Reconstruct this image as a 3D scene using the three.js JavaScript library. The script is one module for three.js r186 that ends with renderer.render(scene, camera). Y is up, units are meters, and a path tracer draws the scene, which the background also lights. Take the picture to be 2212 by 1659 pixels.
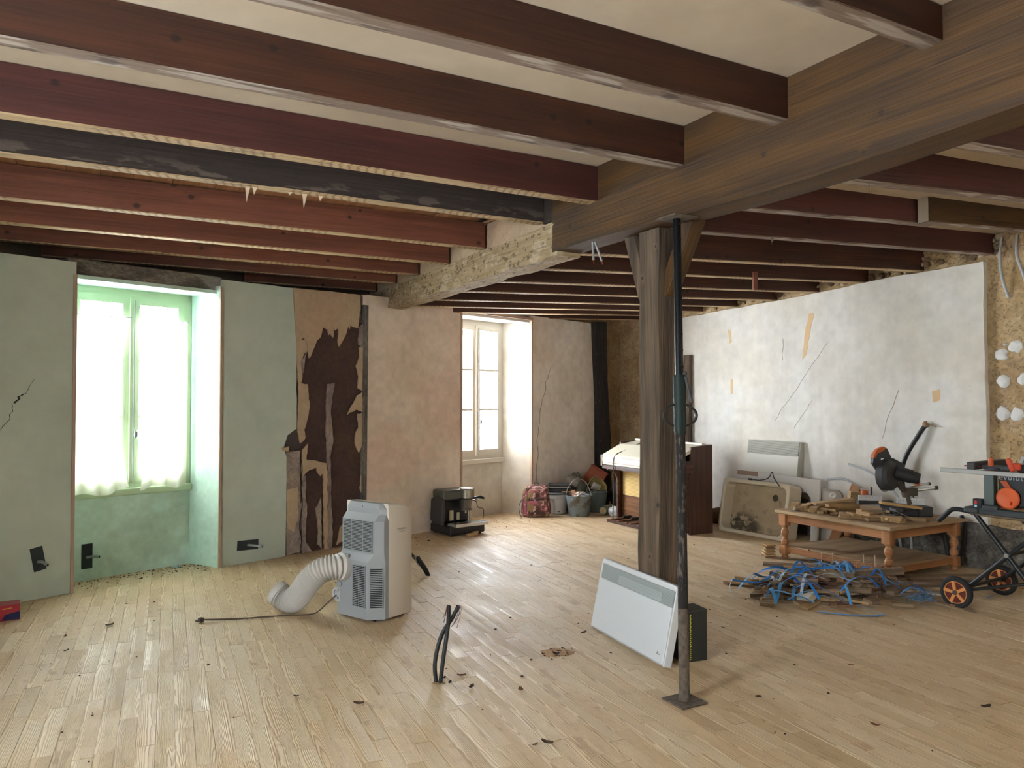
import * as THREE from 'three';
import { RoundedBoxGeometry } from 'three/addons/geometries/RoundedBoxGeometry.js';
import { mergeGeometries, mergeVertices, toCreasedNormals } from 'three/addons/utils/BufferGeometryUtils.js';
import { RectAreaLightUniformsLib } from 'three/addons/lights/RectAreaLightUniformsLib.js';
import { FontLoader } from 'three/addons/loaders/FontLoader.js';
import { TextGeometry } from 'three/addons/geometries/TextGeometry.js';

// ---------- camera, sky, daylight, exposure ----------
const scene = new THREE.Scene();
const camera = new THREE.PerspectiveCamera(53.38, 2212 / 1659, 0.05, 100);
camera.position.set(0, 1.42, 0);
camera.rotation.order = 'YXZ';
camera.rotation.set(THREE.MathUtils.degToRad(1.233), THREE.MathUtils.degToRad(-28.5), 0);
const renderer = new THREE.WebGLRenderer({ antialias: true });
renderer.toneMapping = THREE.LinearToneMapping;
renderer.toneMappingExposure = 2.35;
renderer.shadowMap.enabled = true;
const SKY = 15;                                   // radiance of the bright overcast sky
scene.background = new THREE.Color(0.9, 0.97, 1.06);
scene.backgroundIntensity = SKY;
RectAreaLightUniformsLib.init();

// ---------- helpers ----------
const R = THREE.MathUtils.degToRad;
let seed = 7;
function rnd() { seed = (seed * 1664525 + 1013904223) >>> 0; return seed / 4294967296; }
const rr = (a, b) => a + (b - a) * rnd();
const pick = (a) => a[Math.floor(rnd() * a.length) % a.length];
const clamp = (x, a = 0, b = 1) => Math.min(b, Math.max(a, x));
const mixn = (a, b, t) => a + (b - a) * t;
const sstep = (a, b, x) => { const t = clamp((x - a) / (b - a)); return t * t * (3 - 2 * t); };
function h2(x, y, s = 0) { let n = Math.imul(x | 0, 374761393) ^ Math.imul(y | 0, 668265263) ^ Math.imul((s | 0) + 11, 1274126177); n = Math.imul(n ^ (n >>> 13), 1274126177); return ((n ^ (n >>> 16)) >>> 0) / 4294967296; }
const NT = new Float32Array(65536); for (let i = 0; i < 65536; i++) NT[i] = h2(i & 255, i >> 8, 3);
function vn(x, y, s = 0, px = 0, py = 0) {        // value noise, repeating every px, py cells
  let xi = Math.floor(x), yi = Math.floor(y); const xf = x - xi, yf = y - yi;
  let x1 = xi + 1, y1 = yi + 1;
  if (px) { xi = ((xi % px) + px) % px; x1 = xi + 1 === px ? 0 : xi + 1; }
  if (py) { yi = ((yi % py) + py) % py; y1 = yi + 1 === py ? 0 : yi + 1; }
  const ox = s * 57, oy = s * 131, u = xf * xf * (3 - 2 * xf), v = yf * yf * (3 - 2 * yf);
  const r0 = ((yi + oy) & 255) << 8, r1 = ((y1 + oy) & 255) << 8, c0 = (xi + ox) & 255, c1 = (x1 + ox) & 255;
  const a = NT[r0 | c0], b = NT[r0 | c1], c = NT[r1 | c0], d = NT[r1 | c1];
  return a + (b - a) * u + (c - a) * v + (a - b - c + d) * u * v;
}
function fbm(u, v, fx, fy, oct = 4, s = 0) { let t = 0, a = 0.5, n = 0; for (let i = 0; i < oct; i++) { t += a * vn(u * fx, v * fy, s + i, fx, fy); n += a; a *= 0.55; fx *= 2; fy *= 2; } return t / n; }
function n3(x, y, z, s = 0) { return (vn(x + z * 0.71, y + z * 0.37, s) + vn(y + 9.1, z - x * 0.53, s + 5) + vn(z + 4.7, x + y * 0.61, s + 9)) / 3; }
function tex(w, h, fn, srgb = true) {
  const d = new Uint8Array(w * h * 4);
  for (let j = 0; j < h; j++) for (let i = 0; i < w; i++) {
    const c = fn((i + 0.5) / w, (j + 0.5) / h, i, j), k = (j * w + i) * 4;
    if (typeof c === 'number') { d[k] = d[k + 1] = d[k + 2] = clamp(c) * 255; } else { d[k] = clamp(c[0]) * 255; d[k + 1] = clamp(c[1]) * 255; d[k + 2] = clamp(c[2]) * 255; }
    d[k + 3] = 255;
  }
  const t = new THREE.DataTexture(d, w, h, THREE.RGBAFormat);
  t.wrapS = t.wrapT = THREE.RepeatWrapping; t.magFilter = THREE.LinearFilter; t.minFilter = THREE.LinearFilter;
  if (srgb) t.colorSpace = THREE.SRGBColorSpace;
  t.needsUpdate = true; return t;
}
const mix3 = (a, b, t) => [a[0] + (b[0] - a[0]) * t, a[1] + (b[1] - a[1]) * t, a[2] + (b[2] - a[2]) * t];
const hex = (h) => [(h >> 16 & 255) / 255, (h >> 8 & 255) / 255, (h & 255) / 255];
const mul3 = (a, k) => [a[0] * k, a[1] * k, a[2] * k];
function mat(color, roughness = 0.8, o = {}) { return new THREE.MeshStandardMaterial({ color, roughness, ...o }); }
function phys(color, roughness = 0.5, o = {}) { return new THREE.MeshPhysicalMaterial({ color, roughness, ...o }); }
function scaled(t, sx, sy = sx) { const c = t.clone(); c.repeat.set(1 / sx, 1 / sy); c.needsUpdate = true; return c; }   // uv in metres -> one tile per sx, sy metres

// geometry helpers; all give uv in metres, u along the long axis of the piece where that matters
function uvm(g, axis = 'x', ou = 0, ov = 0) {
  if (g.index) g = g.toNonIndexed();
  g.computeVertexNormals();
  const p = g.attributes.position, n = g.attributes.normal, uv = new Float32Array(p.count * 2);
  for (let i = 0; i < p.count; i += 3) {
    let nx = 0, ny = 0, nz = 0;
    for (let k = 0; k < 3; k++) { nx += Math.abs(n.getX(i + k)); ny += Math.abs(n.getY(i + k)); nz += Math.abs(n.getZ(i + k)); }
    for (let k = 0; k < 3; k++) {
      const x = p.getX(i + k), y = p.getY(i + k), z = p.getZ(i + k); let a, b;
      if (nz >= nx && nz >= ny) { a = x; b = y; } else if (ny >= nx) { a = x; b = z; } else { a = z; b = y; }
      if (axis === 'y') { if (nz >= nx && nz >= ny) { a = y; b = x; } else if (ny >= nx) { a = z; b = x; } else { a = y; b = z; } }
      if (axis === 'z') { if (nz >= nx && nz >= ny) { a = y; b = x; } else if (ny >= nx) { a = z; b = x; } else { a = z; b = y; } }
      uv[(i + k) * 2] = a + ou; uv[(i + k) * 2 + 1] = b + ov;
    }
  }
  g.setAttribute('uv', new THREE.BufferAttribute(uv, 2));
  return g;
}
function bx(sx, sy, sz, x = 0, y = 0, z = 0, axis = 'x', o = {}) {      // box, centre x, base y, centre z
  let g = new THREE.BoxGeometry(sx, sy, sz);
  g = uvm(g, axis, o.ou ?? x * 0.37, o.ov ?? z * 0.23);
  if (o.rx) g.rotateX(o.rx); if (o.rz) g.rotateZ(o.rz); if (o.ry) g.rotateY(o.ry);
  return g.translate(x, y + (o.c ? 0 : sy / 2), z);
}
function rbx(sx, sy, sz, r, x = 0, y = 0, z = 0, axis = 'x', o = {}) {
  const g0 = new RoundedBoxGeometry(sx, sy, sz, o.seg ?? 2, Math.min(r, sx / 2.01, sy / 2.01, sz / 2.01));
  const n = g0.toNonIndexed().attributes.normal.clone();
  let g = uvm(g0, axis, o.ou ?? x * 0.37, o.ov ?? z * 0.23); g.setAttribute('normal', n);
  if (o.rx) g.rotateX(o.rx); if (o.rz) g.rotateZ(o.rz); if (o.ry) g.rotateY(o.ry);
  return g.translate(x, y + (o.c ? 0 : sy / 2), z);
}
function roughBox(sx, sy, sz, nx, ny, nz, amp, s, freq = 6, axis = 'x', shape) {   // hewn timber: all faces wobble; centred
  let g = new THREE.BoxGeometry(sx, sy, sz, nx, ny, nz);
  const p = g.attributes.position;
  for (let i = 0; i < p.count; i++) {
    let x = p.getX(i), y = p.getY(i), z = p.getZ(i);
    if (shape) [x, y, z] = shape(x, y, z);
    const f = freq, e = axis === 'y' ? [f, f * 0.35, f] : axis === 'z' ? [f, f, f * 0.35] : [f * 0.35, f, f];
    const d = (k) => (n3(x * e[0] + k, y * e[1] - k, z * e[2] + k * 2, s) - 0.5) * 2 * amp + (n3(x * e[0] * 4 + k, y * e[1] * 4, z * e[2] * 4, s + 3) - 0.5) * amp * 0.7;
    p.setXYZ(i, x + d(1.3) * (axis === 'x' ? 0.3 : 1), y + d(7.7) * (axis === 'y' ? 0.3 : 1), z + d(3.1) * (axis === 'z' ? 0.3 : 1));
  }
  return uvm(g, axis);
}
function smooth(g, ang = 0.6) { const u = g.attributes.uv; g = toCreasedNormals(g, ang); if (!g.attributes.uv && u) g.setAttribute('uv', u); return g; }
function cyl(r0, r1, h, x = 0, y = 0, z = 0, seg = 20, o = {}) {          // base at y
  const g = new THREE.CylinderGeometry(r1, r0, h, seg, 1, !!o.open).translate(0, h / 2, 0);
  if (o.rx) g.rotateX(o.rx); if (o.rz) g.rotateZ(o.rz); if (o.ry) g.rotateY(o.ry);
  return g.translate(x, y, z).toNonIndexed();
}
function rod(a, b, r, seg = 8, r2 = r) {                                   // round bar from point a to point b
  const A = new THREE.Vector3(...a), B = new THREE.Vector3(...b), d = B.clone().sub(A), L = d.length();
  const g = new THREE.CylinderGeometry(r2, r, L, seg).translate(0, L / 2, 0);
  g.applyQuaternion(new THREE.Quaternion().setFromUnitVectors(new THREE.Vector3(0, 1, 0), d.normalize()));
  return g.translate(...a).toNonIndexed();
}
function tube(pts, r, seg = 40, rad = 8, closed = false) {
  return new THREE.TubeGeometry(new THREE.CatmullRomCurve3(pts.map((p) => new THREE.Vector3(...p)), closed), seg, r, rad, closed).toNonIndexed();
}
function ribbon(pts, wv, th = 0.0012, seg = 24) {                          // flat strap: width vector per point (or one for all)
  const c = new THREE.CatmullRomCurve3(pts.map((p) => new THREE.Vector3(...p)));
  const w = new THREE.CatmullRomCurve3((Array.isArray(wv[0]) ? wv : pts.map(() => wv)).map((p) => new THREE.Vector3(...p)));
  const pos = [], q = (a, b, cc, d) => pos.push(...a, ...b, ...cc, ...a, ...cc, ...d);
  let prev = null;
  for (let i = 0; i <= seg; i++) {
    const P = c.getPoint(i / seg), W = w.getPoint(i / seg), T = c.getTangent(i / seg), N = new THREE.Vector3().crossVectors(T, W).normalize().multiplyScalar(th / 2);
    const h = W.clone().multiplyScalar(0.5), e = (s, t) => P.clone().addScaledVector(h, s).addScaledVector(N, t).toArray();
    const cur = [e(-1, -1), e(1, -1), e(1, 1), e(-1, 1)];
    if (prev) for (let k = 0; k < 4; k++) q(prev[k], prev[(k + 1) % 4], cur[(k + 1) % 4], cur[k]);
    else q(cur[3], cur[2], cur[1], cur[0]);
    if (i === seg) q(cur[0], cur[1], cur[2], cur[3]);
    prev = cur;
  }
  const g = new THREE.BufferGeometry(); g.setAttribute('position', new THREE.Float32BufferAttribute(pos, 3));
  return uvm(g);
}
function lathe(prof, seg = 28, x = 0, y = 0, z = 0) { return new THREE.LatheGeometry(prof.map((p) => new THREE.Vector2(p[0], p[1])), seg).translate(x, y, z).toNonIndexed(); }
function slab(outline, depth, o = {}) {                                    // outline in x,y extruded from z = 0 back to -depth
  const s = new THREE.Shape(outline.map((p) => new THREE.Vector2(p[0], p[1])));
  for (const h of o.holes ?? []) s.holes.push(new THREE.Path(h.map((p) => new THREE.Vector2(p[0], p[1]))));
  const b = o.bevel ?? 0;
  let g = new THREE.ExtrudeGeometry(s, { depth: depth - 2 * b, bevelEnabled: b > 0, bevelSize: b, bevelThickness: b, bevelOffset: -b, bevelSegments: o.bseg ?? 1, curveSegments: 10 });
  g.translate(0, 0, -depth + b);
  return uvm(g, o.axis ?? 'x');
}
function prism(plan, y0, y1, axis = 'x') {                                 // plan in x,z raised from y0 to y1
  let g = new THREE.ExtrudeGeometry(new THREE.Shape(plan.map((p) => new THREE.Vector2(p[0], -p[1]))), { depth: y1 - y0, bevelEnabled: false });
  g.rotateX(-Math.PI / 2).translate(0, y0, 0);
  return uvm(g, axis);
}
function clean(g) { for (const k of Object.keys(g.attributes)) if (!['position', 'normal', 'uv', 'color'].includes(k)) g.deleteAttribute(k); if (g.index) g = g.toNonIndexed(); if (!g.attributes.uv) g.setAttribute('uv', new THREE.BufferAttribute(new Float32Array(g.attributes.position.count * 2), 2)); if (!g.attributes.normal) g.computeVertexNormals(); return g; }
function join(gs) { gs = (Array.isArray(gs) ? gs : [gs]).map(clean); return gs.length > 1 ? mergeGeometries(gs) : gs[0]; }
const taken = {};
function numbered(n) { const k = taken[n] = (taken[n] ?? -1) + 1; return k ? `${n}_${String(k).padStart(3, '0')}` : n; }
function obj(name, gs, m, parent = scene) {                                // ONE named mesh
  const o = new THREE.Mesh(join(gs), m); o.name = parent === scene ? numbered(name) : name; o.castShadow = o.receiveShadow = true; parent.add(o); return o;
}
function tag(o, label, category, group) { o.userData.label = label; o.userData.category = category; if (group) o.userData.group = group; return o; }
function thing(name, label, category, [x, y, z] = [0, 0, 0], turn = 0, group) {
  const o = new THREE.Group(); o.name = numbered(name); o.position.set(x, y, z); o.rotation.y = turn; scene.add(o); return tag(o, label, category, group);
}
function structure(name) { const o = new THREE.Group(); o.name = name; o.userData.kind = 'structure'; scene.add(o); return o; }
const jitter = (pts, a) => pts.map(([x, y]) => [x + rr(-a, a), y + rr(-a, a)]);
function ragged(pts, step = 0.05, a = 0.012) {                             // torn outline: extra uneven points along each edge
  const out = [];
  for (let i = 0; i < pts.length; i++) { const p = pts[i], q = pts[(i + 1) % pts.length], L = Math.hypot(q[0] - p[0], q[1] - p[1]), n = Math.max(1, Math.round(L / step)); out.push(p); for (let k = 1; k < n; k++) out.push([mixn(p[0], q[0], k / n) + rr(-a, a), mixn(p[1], q[1], k / n) + rr(-a, a)]); }
  return out;
}

// ---------- textures ----------
function woodTex(w, h, base, dark, o = {}) {                               // grain along u
  const { fx = 3, fy = 26, rings = 9, knots = 3, s = 1, con = 1 } = o, K = [];
  for (let i = 0; i < knots; i++) K.push([h2(i, 1, s), h2(i, 2, s), 0.01 + 0.012 * h2(i, 3, s)]);
  return tex(w, h, (u, v) => {
    let dv = 0, kn = 0;
    for (const [ku, kv, kr] of K) { let du = Math.abs(u - ku); du = Math.min(du, 1 - du) * 2.5; let d2 = v - kv; d2 -= Math.round(d2); const d = Math.hypot(du, d2 * (w > h ? h / w * 2.5 : 1)); const e = Math.exp(-((d / (kr * 3)) ** 2)); dv += e * 0.05 * Math.sign(d2 || 1); kn = Math.max(kn, sstep(kr * 1.5, kr * 0.5, d)); }
    const g = fbm(u, v + dv, fx, fy, 4, s), r = Math.sin((v + dv * 2 + 0.06 * fbm(u, v, 3, 3, 3, s + 20)) * rings * 6.2832 + 3 * g) * 0.5 + 0.5;
    const fine = fbm(u, v, fx * 3, fy * 8, 2, s + 40), patch = fbm(u, v, 4, 2, 3, s + 60);
    let t = clamp(((g - 0.5) * 1.3 + (r - 0.5) * 0.35 + (fine - 0.5) * 0.7) * con + 0.5 + (patch - 0.5) * 0.8);
    return mul3(mix3(mix3(dark, base, t), mul3(dark, 0.5), kn * 0.8), 1);
  });
}
function plasterTex(n, a, b, o = {}) {
  const { s = 1, f = 4, streak = 0, speck = 0.02, c = null, ca = 0.3, fine = 0.1 } = o;
  return tex(n, n, (u, v) => {
    const p = fbm(u, v, f, f, 5, s), q = fbm(u, v, f * 8, f * 8, 3, s + 31), st = streak ? fbm(u, v, 40, 4, 3, s + 77) : 0.5;
    let col = mix3(a, b, clamp((p - 0.5) * 2.2 + 0.5 + (st - 0.5) * streak));
    if (c) col = mix3(col, c, sstep(0.52, 0.7, fbm(u, v, 3, 3, 4, s + 90)) * ca);
    col = mul3(col, 1 + (q - 0.5) * fine * 2);
    const sp = vn(u * 180, v * 180, s + 5, 180, 180);
    if (sp > 1 - speck) col = mul3(col, 0.72);
    return col;
  });
}
const bumpPlaster = tex(512, 512, (u, v) => 0.5 + (fbm(u, v, 5, 5, 5, 3) - 0.5) * 0.8 + (fbm(u, v, 60, 60, 2, 8) - 0.5) * 0.15, false);
const bumpRough = tex(512, 512, (u, v) => 0.2 + fbm(u, v, 14, 14, 5, 13) * 0.7 - sstep(0.72, 0.85, vn(u * 40, v * 40, 4, 40, 40)) * 0.35, false);
const bumpGrain = tex(512, 512, (u, v) => fbm(u, v, 4, 60, 4, 23), false);

// floor: 16 strips of pale ash with cathedral grain, each strip 75 mm wide (v across, u along 1.2 m)
const strips = Array.from({ length: 16 }, (_, k) => ({ c: h2(k, 1, 9) * 1.6 - 0.3, f: 1.5 + h2(k, 2, 9) * 3.2, sk: h2(k, 3, 9), arch: h2(k, 5, 9) }));
function floorGrain(u, v) {
  const k = Math.floor(v * 16) % 16, S = strips[k], x = v * 16 - k, d = x - 0.5 - (S.c - 0.5) * 0.9;
  const wav = fbm(u, v, 6, 16, 3, 50 + k), lon = fbm(u, v, 2, 16, 2, 70 + k);
  const ring = (d * d * (3 + 5 * S.arch) + lon * 1.9 + wav * 0.55) * S.f;
  const saw = ring - Math.floor(ring), line = sstep(0.3, 0.9, saw) * sstep(1.0, 0.93, saw);
  const pores = fbm(u, v, 20, 400, 2, 90);
  return { line, pores, wav, k };
}
const floorMap = tex(1280, 1280, (u, v) => {
  const g = floorGrain(u, v), tone = fbm(u, v, 3, 8, 3, 140);
  let c = mix3(hex(0xe0cfb0), hex(0xcdb896), clamp((tone - 0.5) * 1.6 + 0.5));
  c = mix3(c, hex(0xa28560), g.line * 0.62);
  c = mul3(c, 1 - sstep(0.6, 0.85, g.pores) * 0.09);
  const st = sstep(0.66, 0.78, fbm(u, v, 9, 20, 4, 160));
  return mix3(c, hex(0x8f7658), st * 0.35);
});
const floorBump = tex(1280, 1280, (u, v) => { const g = floorGrain(u, v); return 0.75 - g.line * 0.5 - sstep(0.6, 0.85, g.pores) * 0.15 + (g.wav - 0.5) * 0.3; }, false);
const floorRough = tex(512, 512, (u, v) => 0.36 + fbm(u, v, 6, 6, 5, 171) * 0.32, false);

const M = {};
M.floor = mat(0xffffff, 1.0, { map: scaled(floorMap, 1.2), bumpMap: scaled(floorBump, 1.2), bumpScale: 0.0016, roughnessMap: scaled(floorRough, 1.7)});
M.floorTones = [0xffffff, 0xfcf8f3, 0xf7f4ee, 0xfaf4ee, 0xe9e2d8].map((c) => { const m = M.floor.clone(); m.color.set(c); return m; });   // single boards differ a little in the wood itself
M.subfloor = mat(0x3a2d20, 0.95);
const tGreen = plasterTex(768, hex(0xc2ccc0), hex(0xb5c0b3), { s: 11, f: 3, speck: 0.002, fine: 0.03 });
const tMint = plasterTex(768, hex(0xcbe6da), hex(0xb8d6c9), { s: 15, f: 5, speck: 0.004, c: hex(0x8f9c80), ca: 0.35, fine: 0.05 });
const tPink = plasterTex(768, hex(0xe4d4c3), hex(0xd6c4ae), { s: 21, f: 4, streak: 0.3, speck: 0.006, c: hex(0xdabba8), ca: 0.5, fine: 0.06 });
const tGreyPink = plasterTex(768, hex(0xe2d9cd), hex(0xd0c3b3), { s: 25, f: 4, streak: 0.4, speck: 0.008, c: hex(0xc9b69f), ca: 0.4, fine: 0.06 });
const tWhite = plasterTex(768, hex(0xd8d6cf), hex(0xc9c4b9), { s: 31, f: 4, streak: 0.6, speck: 0.004, c: hex(0xd8cbb4), ca: 0.3, fine: 0.05 });
const tEarth = plasterTex(768, hex(0xc2ab86), hex(0xa3885f), { s: 41, f: 6, speck: 0.05, c: hex(0x93775a), ca: 0.4, fine: 0.14 });
const tCeil = plasterTex(512, hex(0xd2c5b0), hex(0xc6b8a2), { s: 51, f: 3, speck: 0.001, fine: 0.03 });
const tGrey = plasterTex(512, hex(0x9d8f86), hex(0x7d6f6a), { s: 61, f: 5, speck: 0.03, c: hex(0xa8987f), ca: 0.5, fine: 0.15 });
const tBrown = plasterTex(512, hex(0x523c37), hex(0x47342f), { s: 71, f: 5, speck: 0.004, c: hex(0x564031), ca: 0.6, fine: 0.12 });
const tCream = plasterTex(512, hex(0xbfa88a), hex(0xb09a80), { s: 75, f: 4, speck: 0.002, c: hex(0xbb9a80), ca: 0.4, fine: 0.05 });
const tConc = plasterTex(512, hex(0x6f6a62), hex(0x4a463f), { s: 81, f: 6, speck: 0.05, c: hex(0x8f897c), ca: 0.5, fine: 0.3 });
const pl = (t, size, bump = 0.004, b = bumpPlaster, bs = size, rough = 0.93) => mat(0xffffff, rough, { map: scaled(t, size), bumpMap: scaled(b, bs), bumpScale: bump });
M.green = pl(tGreen, 2.4, 0.004); M.mint = pl(tMint, 1.6, 0.003); M.pink = pl(tPink, 2.2, 0.005); M.greyPink = pl(tGreyPink, 2.2, 0.006);
M.whiteWall = pl(tWhite, 2.6, 0.004); M.earth = pl(tEarth, 1.4, 0.02, bumpRough, 0.8); M.ceil = pl(tCeil, 2.2, 0.004); M.grey = pl(tGrey, 0.9, 0.006, bumpRough, 0.7);
M.brown = pl(tBrown, 0.9, 0.004); M.cream = pl(tCream, 1.1, 0.003); M.conc = pl(tConc, 0.9, 0.012, bumpRough, 0.6);

const tJoist = woodTex(1024, 256, hex(0x4e2a18), hex(0x31190e), { s: 3, fx: 4, fy: 12, rings: 2, knots: 6, con: 0.8 });
const tJoistRed = woodTex(1024, 256, hex(0x582c25), hex(0x3a1c19), { s: 5, fx: 4, fy: 12, rings: 2, knots: 3, con: 0.7 });
const tJoistWarm = woodTex(1024, 256, hex(0x8a5540), hex(0x653a2a), { s: 7, fx: 4, fy: 12, rings: 2, knots: 8, con: 0.8 });
const tJoistBlack = tex(1024, 256, (u, v) => { const g = fbm(u, v, 6, 20, 4, 8), p = sstep(0.55, 0.68, fbm(u, v, 16, 5, 4, 66)) * sstep(0.5, 0.05, v); return mix3(mix3(hex(0x2e2522), hex(0x433833), g), hex(0x7d7268), p * 0.55); });
const tOak = woodTex(1024, 512, hex(0x6c5b48), hex(0x3c3127), { s: 12, fx: 3, fy: 22, rings: 5, knots: 4 });
const tBeam = woodTex(1024, 256, hex(0x593c15), hex(0x36230b), { s: 15, fx: 4, fy: 10, rings: 2, knots: 5, con: 0.9 });
const tWorm = tex(1024, 512, (u, v) => { const g = fbm(u, v, 10, 26, 5, 33), h = sstep(0.62, 0.72, fbm(u, v, 44, 30, 3, 44)), l = sstep(0.56, 0.7, fbm(u, v, 14, 9, 4, 55)); return mix3(mix3(mix3(hex(0x8d7858), hex(0xb7a282), g), hex(0x5a4a36), h * 0.7), hex(0xc9bca6), l * 0.5); });
const tUnder = tex(1024, 128, (u, v) => {                                  // pale joist underside with the slanted ghosts of the old laths
  const lath = Math.sin((u * 40 + v * 1.2) * 6.2832), st = fbm(u, v, 12, 6, 4, 17), gr = fbm(u, v, 8, 60, 3, 19);
  let c = mix3(hex(0xcbb48e), hex(0xa88d67), clamp((gr - 0.5) * 1.4 + 0.5));
  c = mix3(c, hex(0x7b5d42), sstep(0.35, 0.8, lath) * 0.55 * sstep(0.35, 0.6, vn(u * 9, 0, 3, 9, 0)));
  return mix3(c, hex(0x6e6358), sstep(0.6, 0.75, st) * 0.5);
});
const tUnderPlain = tex(1024, 128, (u, v) => { const gr = fbm(u, v, 5, 40, 4, 29), st = fbm(u, v, 8, 3, 4, 27), w = sstep(0.55, 0.7, fbm(u, v, 6, 3, 3, 25)); return mix3(mix3(mix3(hex(0x8a7869), hex(0x6f5e52), gr), hex(0xb5aca2), w * 0.8), hex(0x4a3d35), sstep(0.6, 0.72, st) * 0.7); });
const tPine = woodTex(1024, 512, hex(0xcfae82), hex(0xa8855a), { s: 22, fx: 3, fy: 18, rings: 6, knots: 2, con: 0.8 });
const tPlank = woodTex(1024, 512, hex(0xb98a62), hex(0x8f6442), { s: 26, fx: 3, fy: 14, rings: 4, knots: 3, con: 0.8 });
const wood = (t, su, sv, rough = 0.8, bump = 0.002, extra = {}) => mat(0xffffff, rough, { map: scaled(t, su, sv), bumpMap: scaled(bumpGrain, su, sv * 1.4), bumpScale: bump, ...extra });
M.joist = wood(tJoist, 2.4, 0.5, 0.62); M.joistRed = wood(tJoistRed, 2.4, 0.5, 0.6); M.joistWarm = wood(tJoistWarm, 2.4, 0.5, 0.62);
M.joistBlack = wood(tJoistBlack, 2.2, 0.21, 0.85); M.oak = wood(tOak, 1.6, 0.7, 0.85, 0.006); M.beam = wood(tBeam, 2.2, 0.5, 0.66, 0.003); M.worm = wood(tWorm, 1.6, 0.7, 0.92, 0.012);
M.under = wood(tUnder, 1.9, 0.1, 0.85, 0.001); M.underPlain = wood(tUnderPlain, 2.0, 0.12, 0.8, 0.001);
M.pine = wood(tPine, 1.1, 0.45, 0.75); M.plank = wood(tPlank, 1.4, 0.5, 0.8);
M.char = wood(tex(512, 256, (u, v) => mix3(hex(0x1d1b1b), hex(0x39332f), fbm(u, v, 6, 40, 4, 91)).map((c) => c + (vn(u * 60, v * 30, 4, 60, 30) > 0.95 ? 0.25 : 0))), 1.2, 0.5, 0.9, 0.012);
M.trimWood = wood(tex(256, 64, (u, v) => mix3(hex(0xc4ab98), hex(0xa68d7b), fbm(u, v, 4, 16, 3, 5))), 0.9, 0.2, 0.8);

// ---------- floor: every strip board its own piece ----------
const floor = structure('floor');
obj('sub_floor', bx(11, 0.16, 14, 2.4, -0.18, -3.2), M.subfloor, floor);
{
  const dir = R(4.3), W0 = 0.0748, boards = [];
  const ca = Math.cos(dir), sa = Math.sin(dir);
  const wallZ = (x) => -6.53 - 0.364 * (x + 0.145);
  for (let row = -40; row < 126; row++) {
    let l = -3 + rr(0, 0.7) - rr(0, 0.5);
    while (l < 10) {
      const L = rr(0.32, 0.62) * (rnd() < 0.3 ? 1.35 : 1), lc = l + L / 2, c = row * W0;
      const x = c * ca + lc * sa, z = c * sa - lc * ca;            // local l runs away from the camera, c across to the right
      const tone = rnd() < 0.06 ? 4 : Math.floor(rr(0, 4)) % 4;   // which of the wood tones, at random
      const keep = x > -2.6 && x < 6.78 && z < 2.6 && z > wallZ(x) - 0.62;
      if (keep) boards.push({ x, z, L: L - (rnd() < 0.4 ? 0.005 : 0.002), tone, k: Math.floor(rr(0, 16)), o: rr(0, 1.2), y: rr(-0.0012, 0.0004), gap: rr(0.0008, 0.002), tilt: rr(-0.002, 0.002) });
      l += L;
    }
  }
  // the boards nearest to the doorway end of the room, in the part of the floor that the photograph shows, become pieces of their own
  for (const b of boards) { const d = Math.hypot(b.x, b.z), off = Math.abs(Math.atan2(b.x, -b.z) - R(28.5)); b.rank = d > 2.05 && off < R(37) ? d : 100 + d; }
  boards.sort((a, b) => a.rank - b.rank);
  const geo = (b) => {
    const g = new THREE.BoxGeometry(b.L, 0.018, W0 - b.gap).toNonIndexed(), p = g.attributes.position, uv = new Float32Array(p.count * 2);
    for (let i = 0; i < p.count; i++) {
      uv[i * 2] = p.getX(i) + b.o; uv[i * 2 + 1] = (b.k + 0.5) * 0.075 + p.getZ(i) * 0.985;
    }
    g.setAttribute('uv', new THREE.BufferAttribute(uv, 2));
    g.rotateX(b.tilt).rotateY(Math.PI / 2 - dir).translate(b.x, b.y - 0.009, b.z);
    return g;
  };
  boards.slice(0, 300).forEach((b) => obj('floor_board', geo(b), M.floorTones[b.tone], floor));
  M.floorTones.forEach((m, k) => { obj('floor_boards', boards.slice(300).filter((b) => b.tone === k).map(geo), m, floor).userData.kind = 'stuff'; });
}

// ---------- window wall: local x along the wall, z towards the room ----------
const wallB = structure('wall_back'); wallB.position.set(-0.145, 0, -6.53); wallB.rotation.y = R(20);
const TOPB = 2.465;
obj('painted_plaster', [prism([[-3.2, 0], [0, 0], [-0.02, -0.55], [-3.2, -0.55]], -0.05, 2.45)], M.green, wallB);
obj('painted_plaster', [slab(ragged([[1.15, -0.03], [1.776, -0.03], [1.78, 0.9], [1.75, 0.99], [1.79, 1.1], [1.885, 1.16], [1.878, 1.9], [1.86, 2.1], [1.838, 2.46], [1.15, 2.455]], 0.09, 0.004), 0.035)], M.green, wallB);
obj('masonry', [prism([[1.15, -0.035], [2.66, -0.035], [2.66, -0.55], [1.08, -0.55], [1.08, -0.36]], -0.05, TOPB)], M.grey, wallB);
obj('reveal_plaster', [prism([[1.126, 0.0], [1.16, -0.0], [1.16, -0.05], [1.09, -0.4], [1.05, -0.4], [1.05, -0.36]], -0.02, 2.40)], M.mint, wallB);
obj('reveal_plaster', [prism([[0, -0.012], [0, -0.4], [-0.01, -0.4]], -0.02, 2.4)], M.mint, wallB);
obj('window_apron', [prism([[-0.01, -0.36], [1.055, -0.36], [1.055, -0.5], [-0.01, -0.5]], -0.05, 0.705)], M.mint, wallB);
obj('lintel_soffit', [bx(1.14, 0.03, 0.36, 0.55, 2.335, -0.22)], M.mint, wallB);
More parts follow.
